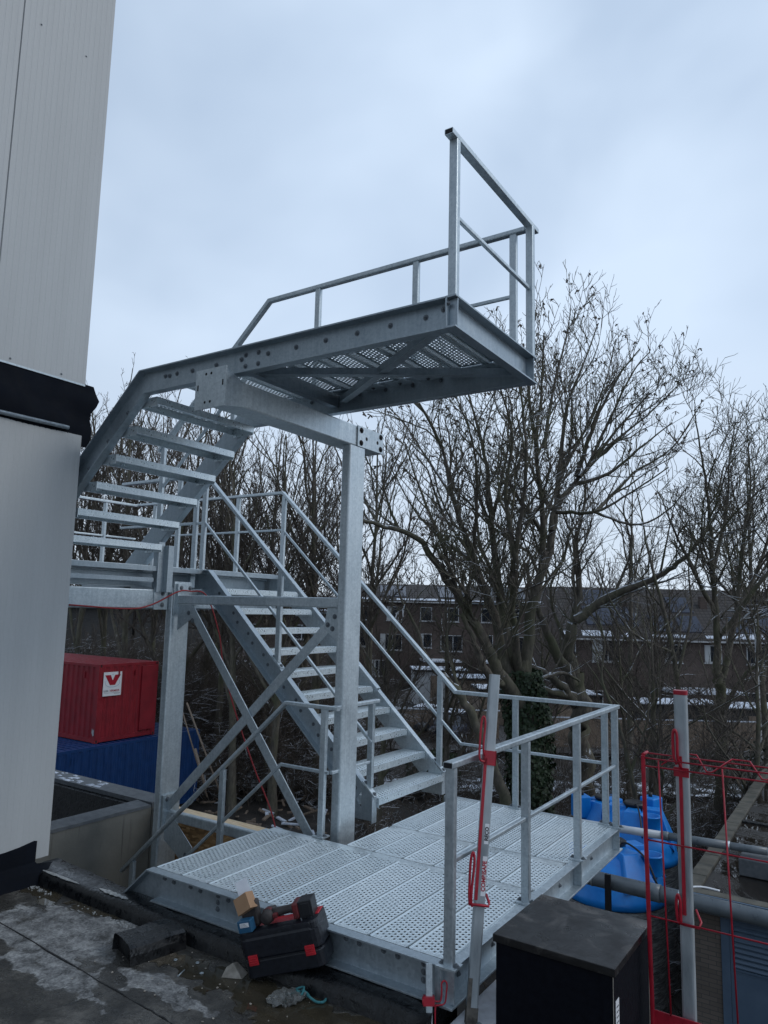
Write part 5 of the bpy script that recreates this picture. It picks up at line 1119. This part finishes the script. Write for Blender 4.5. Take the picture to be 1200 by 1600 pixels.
# ================================================================== TREES
class Tree:
    def __init__(s, seed): s.r = np.random.default_rng(seed); s.g = {}
    def put(s, pts, rad, n, part='crown'):
        s.g.setdefault((part, len(pts), n), []).append((pts, rad))
    def mesh(s, part, name, mt, parent, origin=None):
        V, Fq = [], []; base = 0
        for (pt, k, n), lst in s.g.items():
            if pt != part: continue
            P_ = np.array([a for a, _ in lst]); Rr = np.array([b for _, b in lst]); B = len(lst)
            T = np.empty_like(P_); T[:, 1:-1] = P_[:, 2:]-P_[:, :-2]; T[:, 0] = P_[:, 1]-P_[:, 0]; T[:, -1] = P_[:, -1]-P_[:, -2]
            T /= np.linalg.norm(T, axis=2, keepdims=True)+1e-9
            ref = np.tile(np.array([.31, .17, .93]), (B, k, 1)); ref[np.abs((T*ref).sum(2)) > .9] = (1, 0, 0)
            A = np.cross(T, ref); A /= np.linalg.norm(A, axis=2, keepdims=True)+1e-9; Bn = np.cross(T, A)
            th = 2*np.pi*np.arange(n)/n
            vv = P_[:, :, None]+(A[:, :, None]*np.cos(th)[None, None, :, None]+Bn[:, :, None]*np.sin(th)[None, None, :, None])*Rr[:, :, None, None]
            V.append(vv.reshape(-1, 3))
            i, j = np.meshgrid(np.arange(k-1), np.arange(n), indexing='ij'); i = i.ravel(); j = j.ravel(); j2 = (j+1) % n
            f = np.stack([i*n+j, i*n+j2, (i+1)*n+j2, (i+1)*n+j], 1)
            f = (f[None]+(np.arange(B)*k*n)[:, None, None]).reshape(-1, 4)+base; Fq.append(f); base += B*k*n
        V = np.concatenate(V); F_ = np.concatenate(Fq)
        if origin is not None: V = V-np.array(origin)
        me = bpy.data.meshes.new(name); me.vertices.add(len(V)); me.vertices.foreach_set('co', V.ravel()); me.loops.add(F_.size); me.loops.foreach_set('vertex_index', F_.ravel())
        me.polygons.add(len(F_)); me.polygons.foreach_set('loop_start', np.arange(len(F_))*4); me.polygons.foreach_set('loop_total', np.full(len(F_), 4)); me.polygons.foreach_set('use_smooth', np.ones(len(F_), bool))
        me.materials.append(mt); me.update(calc_edges=True); o = bpy.data.objects.new(name, me); COL.objects.link(o); o.parent = parent; return o
    def smooth(s, ctl, rad, sub=5):
        P_ = catmull([Vector(c) for c in ctl], sub); n = len(P_); P_ = np.array([tuple(p) for p in P_]); q = np.linspace(0, 1, n)
        w = s.r.normal(0, 1, (n, 3)); w[0] = 0; rr_ = rad[1]*.6+(rad[0]*.66-rad[1]*.6)*(1-q)**1.5
        P_ = P_+w*rr_[:, None]*.22; return P_, rr_
    def twigs(s, P_, rr_, level, dens, up, spread=.75, start=.15, ln=None, rmin=.007, dropend=False):
        """children along polyline P_"""
        if level <= 0: return
        seg = np.linalg.norm(np.diff(P_, axis=0), axis=1); L_ = seg.sum(); cum = np.concatenate([[0], np.cumsum(seg)])/max(L_, 1e-6)
        m_ = max(2, int(dens*L_)); qs = np.sort(start+(1-start)*(np.arange(m_)+s.r.random(m_))/m_)
        for q in qs:
            i = min(len(seg)-1, int(np.searchsorted(cum, q)-1)); i = max(i, 0); f = (q-cum[i])/max(1e-6, cum[i+1]-cum[i]); p = P_[i]*(1-f)+P_[i+1]*f; r = rr_[i]*(1-f)+rr_[i+1]*f
            t = P_[i+1]-P_[i]; t = t/np.linalg.norm(t); a = s.r.normal(0, 1, 3); a -= t*a.dot(t); a /= np.linalg.norm(a)
            dv = t*(1-spread*.35)+a*spread+np.array([0, 0, up]); dv /= np.linalg.norm(dv)
            le = (ln or L_*.5)*(1.12-.55*q)*s.r.uniform(.6, 1.3); r0 = max(rmin, min(r*.6, .005+.014*le))
            s.branch(p, dv, le, r0, level-1, up, rmin)
    def branch(s, p, dv, le, r0, level, up, rmin=.007):
        k = 6 if level >= 2 else (5 if level == 1 else 4)
        st = le/(k-1); pts = [p]; cur = dv
        for i in range(k-1):
            cur = cur+s.r.normal(0, .17, 3)+np.array([0, 0, up*.33]); cur = cur/np.linalg.norm(cur); pts.append(pts[-1]+cur*st)
        P_ = np.array(pts); rr_ = r0+(max(rmin*.6, r0*.28)-r0)*np.linspace(0, 1, k)
        s.put(P_, rr_, 6 if r0 > .06 else (4 if r0 > .02 else 3))
        s.ends.append(P_[-1]) if hasattr(s, 'ends') else None
        s.twigs(P_, rr_, level, {3: 2.6, 2: 3.4, 1: 5.0}.get(level, 3), up, .8, .10, le*.52, rmin)
def limbs_tree(name, label, trunk, limbs, seed, group=None, dens=1.25, levels=3, up=.22, snowtw=True, rmin=.0095):
    T = Tree(seed); T.ends = []
    C_ = [at(*c) for c in trunk[0]]; org = (C_[0].x, C_[0].y, ZG-.1)
    root = empty(name, org, 0, label, 'tree', group)
    P_, rr_ = T.smooth([Vector((C_[0].x, C_[0].y, ZG-.2))]+C_, trunk[1], 6)
    rr_[:3] *= np.array([1.5, 1.25, 1.1]); T.put(P_, rr_, 12, 'trunk')
    for ctl, rad in limbs:
        Q, rq_ = T.smooth([at(*c) for c in ctl], rad, 5)
        T.put(Q, rq_, 9 if rad[0] > .09 else 7, 'trunk'); T.twigs(Q, rq_, levels, dens, up, .75, .18, max(1.6, min(3.4, .42*np.linalg.norm(Q[-1]-Q[0]))), rmin)
    tr = T.mesh('trunk', 'trunk', M['bark'], root, org); cr_ = T.mesh('crown', 'crown', M['bark'] if snowtw else M['twig'], root, org)
    return root, T, org, tr
# -- the large ivy-clad tree in the middle -------------------------------------------------------
D0 = 22
big, T, org, trk = limbs_tree('bare_tree', 'largest bare tree, wide forked crown above an ivy covered trunk', ([(836, 1290, D0), (826, 1160, D0), (818, 1090, D0), (814, 1030, D0)], (.62, .42)), [
    ([(800, 1080, D0), (772, 960, D0-.3), (738, 870, D0-.8), (708, 780, D0-1.3), (690, 700, D0-1.6), (655, 630, D0-2)], (.26, .05)),
    ([(806, 1060, D0), (782, 930, D0+.8), (768, 820, D0+1.3), (760, 730, D0+1.6), (742, 650, D0+2), (722, 585, D0+2.2)], (.25, .045)),
    ([(812, 1050, D0), (800, 950, D0-1), (806, 870, D0-1.8), (790, 780, D0-2.2), (800, 680, D0-2.4), (780, 600, D0-2.6)], (.22, .04)),
    ([(820, 1060, D0), (832, 950, D0), (858, 860, D0), (872, 790, D0+.3), (915, 735, D0+.4), (965, 670, D0+.6), (1015, 615, D0+.8)], (.30, .045)),
    ([(845, 900, D0), (848, 800, D0-.5), (838, 700, D0-1), (846, 610, D0-1.2), (850, 520, D0-1.5)], (.17, .035)),
    ([(862, 830, D0), (876, 730, D0+1), (885, 640, D0+1.4), (915, 560, D0+1.6), (935, 505, D0+1.8)], (.16, .03)),
    ([(890, 760, D0+.4), (950, 740, D0+.2), (1000, 700, D0), (1050, 660, D0)], (.12, .03)),
    ([(900, 745, D0+.3), (930, 660, D0-.2), (965, 590, D0-.5), (1000, 545, D0-.7)], (.12, .03)),
    ([(870, 800, D0), (930, 800, D0-1), (985, 770, D0-1.4), (1045, 730, D0-1.8)], (.10, .03)),
    ([(800, 900, D0-1.4), (815, 800, D0-2.4), (822, 700, D0-3), (812, 600, D0-3.2), (806, 540, D0-3.3)], (.12, .03)),
    ([(905, 745, D0), (960, 690, D0+1), (1010, 650, D0+1.4), (1062, 600, D0+1.8)], (.10, .03)),
    ([(930, 800, D0-1), (990, 740, D0-.2), (1050, 700, D0), (1090, 640, D0)], (.09, .03)),
    ([(915, 735, D0+.5), (955, 650, D0+1.4), (990, 580, D0+2), (1015, 550, D0+2.2)], (.09, .03)),
    ([(850, 700, D0-1), (866, 600, D0-.4), (884, 530, D0), (892, 480, D0)], (.09, .025)),
    ([(838, 700, D0-1), (826, 610, D0-1.8), (832, 530, D0-2), (838, 480, D0-2)], (.08, .025)),
    ([(768, 820, D0+1.3), (790, 720, D0+2), (800, 640, D0+2.4), (770, 560, D0+2.8)], (.09, .025)),
    ([(738, 870, D0-.8), (745, 780, D0-1.8), (738, 690, D0-2.4), (700, 590, D0-2.9)], (.10, .025)),
    ([(690, 700, D0-1.6), (660, 640, D0-.6), (612, 590, D0), (580, 560, D0)], (.08, .025)),
    ([(708, 780, D0-1.3), (670, 720, D0-.3), (630, 660, D0+.5), (590, 620, D0+1)], (.08, .025)),
    ([(876, 740, D0+1), (915, 670, D0+2), (945, 600, D0+2.4), (962, 530, D0+2.8)], (.09, .025)),
    ([(930, 800, D0-1), (990, 820, D0-2), (1040, 800, D0-2.4), (1075, 760, D0-2.8)], (.07, .025)),
    ([(812, 1100, D0-.3), (780, 1048, D0-1), (748, 985, D0-1.4), (712, 925, D0-1.8), (676, 872, D0-2.2), (648, 838, D0-2.4), (600, 822, D0-2.7), (560, 812, D0-2.9)], (.32, .08)),
    ([(800, 1085, D0-.4), (762, 1050, D0-1.5), (742, 1005, D0-1.7), (722, 960, D0-1.8)], (.24, .10)),
    ([(716, 930, D0-1.8), (690, 850, D0-2.4), (655, 760, D0-3), (632, 690, D0-3.2)], (.11, .03)),
    ([(745, 880, D0-.7), (700, 850, D0-.2), (650, 800, D0), (610, 730, D0+.3)], (.10, .03)),
    ([(838, 1060, D0), (880, 1052, D0+.5), (905, 1064, D0+.9)], (.10, .06))], 5, None, 1.7, 3, .30)
# seed clusters hanging in the crown
rg4 = random.Random(3); sc = MB()
for p in T.ends[::2]:
    if rg4.random() < .16:
        for _ in range(4):
            d_ = Vector((rg4.uniform(-1, 1), rg4.uniform(-1, 1), rg4.uniform(-1.5, .2))).normalized()*rg4.uniform(.06, .13); a_ = d_.orthogonal().normalized()*.014; q0 = Vector(p)-Vector(org)
            sc.add([q0-a_, q0+a_, q0+d_+a_*1.5, q0+d_-a_*1.5], [(0, 1, 2, 3)])
sc.build('seed_clusters', M['twig'], big)
iv = MB(); rg5 = random.Random(6)
for _ in range(9500):
    h_ = rg5.uniform(0, 1)**.9*5.9; a_ = rg5.uniform(0, 6.283); rr5 = .50+.22*math.sin(a_*3+h_*1.7)*.5+rg5.uniform(0, .26)*(1-.35*h_/5.9); q = V3(math.cos(a_)*rr5, math.sin(a_)*rr5, h_+.1)
    # follow the trunk's lean
    base_ = at(836, 1290, D0); top_ = at(818, 1075, D0); f_ = max(0, min(1, (h_-.5)/5.2)); q += (top_-base_)*f_ - V3(0, 0, (top_-base_).z*f_)
    s_ = rg5.uniform(.035, .07); n_ = V3(math.cos(a_)+rg5.uniform(-.8, .8), math.sin(a_)+rg5.uniform(-.8, .8), rg5.uniform(-.2, .9)).normalized(); u_ = n_.orthogonal().normalized()*s_; v_ = n_.cross(u_)
    iv.add([q-u_, q-v_*.8, q+u_, q+v_*1.1], [(0, 1, 2, 3)])
iv.build('ivy', M['leaf'], big)
D1 = 25
limbs_tree('bare_tree', 'bare tree with a knobbly trunk and one long limb sweeping right', ([(918, 1290, D1), (910, 1180, D1), (905, 1110, D1), (896, 1050, D1)], (.66, .50)), [
    ([(902, 1080, D1), (870, 1020, D1-.5), (848, 970, D1-.8), (832, 925, D1-1), (822, 880, D1-1.1)], (.34, .09)),
    ([(898, 1100, D1), (868, 1062, D1-1), (838, 1045, D1-1.5), (815, 1030, D1-1.7)], (.28, .12)),
    ([(905, 1090, D1), (860, 1080, D1-1), (825, 1068, D1-1.6)], (.26, .12)),
    ([(896, 1060, D1), (888, 995, D1), (918, 955, D1), (965, 928, D1-.3), (1020, 905, D1-.5), (1060, 880, D1-.6), (1092, 845, D1-.8), (1120, 800, D1-1)], (.36, .09)),
    ([(890, 1000, D1), (905, 920, D1+.7), (900, 850, D1+1), (915, 770, D1+1.3), (905, 700, D1+1.4)], (.24, .04)),
    ([(895, 1030, D1), (860, 930, D1+.5), (880, 860, D1+.8), (850, 780, D1+1)], (.11, .03)),
    ([(960, 930, D1-.3), (985, 860, D1), (975, 790, D1), (1000, 720, D1)], (.08, .025)),
    ([(1030, 900, D1-.5), (1045, 830, D1), (1060, 760, D1)], (.07, .02))], 8, None, 1.6, 3)
D2 = 23
limbs_tree('bare_tree', 'bare multi-stemmed tree filling the right edge of the photo', ([(1128, 1300, D2), (1126, 1180, D2), (1124, 1090, D2), (1122, 1040, D2)], (.36, .26)), [
    ([(1122, 1060, D2), (1118, 960, D2), (1112, 870, D2-.3), (1106, 780, D2-.4), (1094, 700, D2-.5), (1085, 640, D2-.6)], (.20, .03)),
    ([(1124, 1080, D2), (1150, 960, D2+.3), (1160, 860, D2+.6), (1172, 760, D2+.8), (1168, 680, D2+1)], (.19, .03)),
    ([(1122, 1000, D2), (1180, 920, D2-.6), (1230, 850, D2-.9), (1260, 760, D2-1.1)], (.16, .03)),
    ([(1118, 960, D2), (1078, 880, D2-.6), (1050, 820, D2-.9), (1030, 770, D2-1)], (.12, .03)),
    ([(1126, 1120, D2), (1160, 1060, D2-.8), (1210, 1020, D2-1.2), (1260, 1000, D2-1.4)], (.14, .04)),
    ([(1112, 900, D2), (1135, 800, D2+.3), (1140, 720, D2+.4), (1150, 650, D2+.5)], (.11, .025)),
    ([(1150, 960, D2), (1195, 860, D2+.5), (1215, 760, D2+.8), (1205, 670, D2+1)], (.11, .025))], 12, None, 1.8, 3)
D3 = 21
limbs_tree('bare_tree', 'slender bare tree behind the aluminium guard post', ([(1072, 1300, D3), (1070, 1180, D3), (1060, 1080, D3), (1048, 1000, D3)], (.17, .10)), [
    ([(1050, 1010, D3), (1030, 930, D3), (1012, 860, D3), (1000, 790, D3+.2), (985, 730, D3+.3)], (.10, .02)),
    ([(1058, 1060, D3), (1080, 960, D3+.4), (1076, 880, D3+.5), (1090, 800, D3+.6)], (.08, .02)),
    ([(1052, 1020, D3), (990, 990, D3-.4), (950, 930, D3-.6), (935, 880, D3-.7)], (.06, .02))], 15, None, 1.3, 2)
limbs_tree('bare_tree', 'thin leaning bare tree just right of the far platform corner', ([(1000, 1300, 19), (990, 1230, 19), (972, 1150, 19), (955, 1100, 19)], (.11, .07)), [
    ([(956, 1105, 19), (940, 1060, 19), (945, 1010, 19), (935, 960, 19)], (.07, .02)), ([(985, 1210, 19), (1010, 1130, 19.3), (1015, 1050, 19.5), (1005, 980, 19.6)], (.06, .02))], 17, None, 1.6, 2)
limbs_tree('bare_tree', 'bare tree with fallen looking trunk leaning left below the handrail', ([(790, 1260, 20), (755, 1160, 20), (722, 1090, 20), (690, 1055, 20)], (.30, .17)), [
    ([(705, 1070, 20), (668, 1030, 19.7), (650, 980, 19.5), (625, 930, 19.3), (618, 880, 19.2)], (.13, .03)),
    ([(728, 1100, 20), (700, 1020, 20.3), (702, 950, 20.5), (690, 880, 20.6)], (.08, .02))], 19, None, 1.4, 3)
# -- generic trees -------------------------------------------------------------------------------
def generic(seed, Ht, nl, lean=.0, spreadv=.5, dens=1.6, levels=3, rt_=.16, mt=None, up=.30, rmin=.0095, first=.28):
    T = Tree(seed); r = T.r; n = 9; x = r.normal(0, .07, (n, 2)).cumsum(0)*Ht*.06; z = np.linspace(0, Ht*.94, n)
    tr = np.column_stack([x[:, 0]+lean*z, x[:, 1], z]); tr[0, :2] = 0; rr_ = rt_*(1-.88*np.linspace(0, 1, n)**1.1); rr_[0] *= 1.35; T.put(tr, rr_, 9, 'trunk')
    for i in range(nl):
        q = first+(.93-first)*(i+r.random())/nl; k_ = q*(n-1); i0 = int(k_); f = k_-i0; p = tr[i0]*(1-f)+tr[min(n-1, i0+1)]*f; a = r.uniform(0, 6.28); rad = rr_[i0]*.6
        le = Ht*(.44*(1-q)+.13)*r.uniform(.8, 1.2); dv = np.array([math.cos(a)*spreadv, math.sin(a)*spreadv, .75]); dv /= np.linalg.norm(dv); pts = [p]
        for _ in range(6): dv = dv+r.normal(0, .13, 3)+np.array([0, 0, .07]); dv /= np.linalg.norm(dv); pts.append(pts[-1]+dv*le/6)
        Q = np.array(pts); rq_ = np.linspace(rad, .02, 7); T.put(Q, rq_, 6, 'trunk'); T.twigs(Q, rq_, levels, dens, up, .8, .1, le*.42, rmin)
    root = empty('bare_tree'); T.mesh('trunk', 'trunk', M['bark'] if mt is None else mt, root); T.mesh('crown', 'crown', M['twig'] if mt is None else mt, root); return root
GA = [generic(31, 14, 13, .02, .42, 1.7, 3, .17), generic(32, 14, 11, -.04, .55, 1.7, 3, .16), generic(33, 14, 15, .0, .35, 1.8, 3, .14), generic(34, 14, 10, .05, .6, 1.7, 3, .18)]
place = [  # u, depth, top v, variant, rotation, label
    (128, 36, 575, 2, .3, 'bare tree right against the edge of the grey building'),
    (170, 38, 560, 2, 1.9, 'second bare tree right of the grey building, above the red container'),
    (208, 35, 585, 0, 4.0, 'bare tree behind the upper flight treads, third from the building'),
    (245, 39, 560, 2, 2.7, 'slim bare tree rising behind the top of the upper stringer bend'),
    (292, 33, 540, 1, 5.2, 'tall bare tree poking above the upper beam near its bend'),
    (322, 34, 590, 0, .9, 'bare tree with thick stem just right of the left column'),
    (352, 31, 575, 2, 3.5, 'bare tree stem seen between the braces, right of the left column'),
    (398, 35, 600, 3, 1.1, 'bare tree behind the mid landing post'),
    (440, 28, 610, 1, 2.2, 'bare tree behind the lower flight handrail'),
    (478, 34, 600, 0, 5.9, 'bare tree left of the tall steel column'),
    (512, 30, 590, 3, 4.4, 'bare tree directly left of the tall steel column'),
    (583, 27, 580, 2, 2.0, 'greenish bare tree directly right of the tall steel column'),
    (975, 36, 700, 3, 1.4, 'bare tree in front of the right row of houses'),
    (1190, 30, 650, 0, 2.6, 'bare tree at the right picture edge behind the lamp post'),
    (268, 30, 600, 3, 2.2, 'bare tree directly behind the left steel column'),
    (378, 28, 640, 0, 3.9, 'bare tree between the braces, seen through the lower treads'),
    (1245, 26, 640, 3, .7, 'bare tree just beyond the right picture edge')]
for i, (u, dd, tv, k_, rz, lb_) in enumerate(place):
    first_use = not GA[k_].get('used'); o = GA[k_] if first_use else copy_tree(GA[k_]); GA[k_]['used'] = 1
    g = ground_at(u, dd, ZG-.1); top_ = at(u, tv, dd).z; s_ = (top_-ZG)/14.6; o.location = g; o.rotation_euler = (0, 0, rz); o.scale = (s_*.92, s_*.92, s_)
    if 'used' in o: del o['used']
    GA[k_]['used'] = 1; tag(o, lb_, 'tree', 'bare trees along the edge of the plot')
small = [(598, 24, 880, 0, 1), (702, 24, 870, 3, 4), (850, 29, 905, 1, 6), (985, 27, 930, 3, 8), (1025, 20, 900, 1, 9), (1160, 20, 900, 1, 12), (1012, 31, 850, 0, 14), (420, 30, 900, 3, 15)]
where = ['beside the tall column at handrail height', 'crossing the stair handrail', 'left of the snowy low limb', 'under the forked tree on its left', 'directly left of the ivy covered trunk', 'directly right of the ivy covered trunk', 'above the far corner of the platform railing', 'just right of the far railing corner', 'left of the aluminium post', 'directly behind the aluminium post', 'right of the aluminium post', 'in front of the lamp post', 'before the window of the right row end house', 'before the solar panels of the right row', 'behind the lower flight between stringers', 'left of the tall column near the treads']
for (u, dd, tv, k_, i) in small:
    w_ = where[i-1]
    o = copy_tree(GA[k_]); s_ = (at(u, tv, dd).z-ZG)/14.3; o.location = ground_at(u, dd, ZG-.1); o.rotation_euler = (0, 0, i*1.3); o.scale = (s_*1.15, s_*1.15, s_); tag(o, 'young bare tree '+w_, 'tree', 'young trees in the thicket')
    if 'used' in o: del o['used']
for g in GA:
    if 'used' in g: del g['used']
# distant round bare trees beyond the houses
FT = generic(41, 9, 16, 0, .62, 1.3, 3, .13, M['twig_far'], .2, .022, .30)
fl_ = [(955, 105, 868, 'small round bare tree rising over the ridge beside the large tree'), (1095, 110, 880, 'small hazy bare tree over the right row ridge'), (1010, 120, 890, 'low hazy bare tree over the right row ridge'), (700, 115, 850, 'hazy round bare tree over the left row roof'), (650, 120, 865, 'hazy bare tree over the left end of the left row'), (590, 110, 845, 'hazy bare tree just right of the tall column'), (480, 105, 840, 'hazy bare tree left of the tall column'), (420, 115, 850, 'hazy bare tree behind the landing railing'), (745, 125, 860, 'hazy bare tree behind the forked trunk'), (340, 110, 860, 'hazy bare tree behind the landing'), (240, 105, 850, 'hazy bare tree behind the upper flight'), (160, 110, 850, 'hazy bare tree beside the grey building'), (1160, 115, 875, 'hazy bare tree near the right picture edge')]
for i, (u, dd, tv, lb_) in enumerate(fl_):
    o = FT if i == 0 else copy_tree(FT); o.location = ground_at(u, dd, ZG); s_ = (at(u, tv, dd).z-ZG)/9.3; o.scale = (s_, s_, s_); o.rotation_euler = (0, 0, i*1.7); tag(o, lb_, 'tree', 'distant trees beyond the houses')
# -- undergrowth ---------------------------------------------------------------------------------
T = Tree(77); r = T.r
def bush(c, n, h, rmin=.007, lev=2):
    for _ in range(n):
        a = r.uniform(0, 6.28); dv = np.array([math.cos(a)*.6, math.sin(a)*.6, 1.]); dv /= np.linalg.norm(dv); p = np.array([c.x+r.normal(0, .25), c.y+r.normal(0, .25), ZG-.1]); T.branch(p, dv, h*r.uniform(.6, 1.2), .022, lev, .12, rmin)
for _ in range(290):
    u = r.uniform(545, 1240); dd = r.uniform(14.5, 38); 
    if u < 700 and dd < 17: continue
    bush(ground_at(u, dd, ZG), 3, r.uniform(1.2, 2.8), .0065)
for _ in range(230): bush(ground_at(r.uniform(270, 545), r.uniform(29, 42), ZG), 3, r.uniform(1.5, 3.2), .008)
for _ in range(150): bush(ground_at(r.uniform(90, 300), r.uniform(33, 46), ZG), 3, r.uniform(2.5, 5.5), .010)
for _ in range(120): bush(ground_at(r.uniform(300, 560), r.uniform(31, 44), ZG), 3, r.uniform(3, 5.5), .009)
o = T.mesh('crown', 'undergrowth', bark('undergrowth_bark', (.055, .045, .037), (.115, .094, .076), .75), None); tag(o, 'tangled leafless undergrowth between the trees and the platform', 'undergrowth', None, 'stuff')
# dark hedge and ivy patches near the ground
def hedge(u, dd, w, h, d_, label, n=2600, mt='hedge'):
    g = ground_at(u, dd, ZG); o = empty('garden_hedge', g, TR_, label, 'hedge'); b = MB(); rq = random.Random(int(u))
    for _ in range(n):
        x, y, z = rq.uniform(0, w), rq.uniform(0, d_), rq.uniform(0, 1)**.8*h; e_ = h*(1-.25*abs(math.sin(x*2.1)))*1.; z = min(z, e_); q = V3(x, y, z); s_ = rq.uniform(.03, .07)*(dd/26); n_ = V3(rq.uniform(-1, 1), rq.uniform(-1, 1), rq.uniform(-.3, 1)).normalized(); u_ = n_.orthogonal().normalized()*s_; v_ = n_.cross(u_)*rq.uniform(.6, 1.2)
        b.add([q-u_, q-v_, q+u_, q+v_], [(0, 1, 2, 3)])
    b.build('foliage', M[mt], o)
hedge(1130, 27, 4.5, 3.2, 1.5, 'dark evergreen hedge behind the brick building roof')
hedge(985, 45.5, 9, 1.5, 1.0, 'dark clipped hedge in front of the right row gardens', 3200)
hedge(560, 44, 7, 1.6, 1.0, 'dark hedge left of the parked cars under the handrail', 3000)
hedge(640, 33, 2.4, 1.5, 1.2, 'low evergreen shrub under the stair handrail', 1200, 'leaf')
hedge(215, 46, 9, 1.8, 1.0, 'dark hedge above the red container', 2800)
print('FACES', sum(len(o.data.polygons) for o in bpy.data.objects if o.type == 'MESH'))
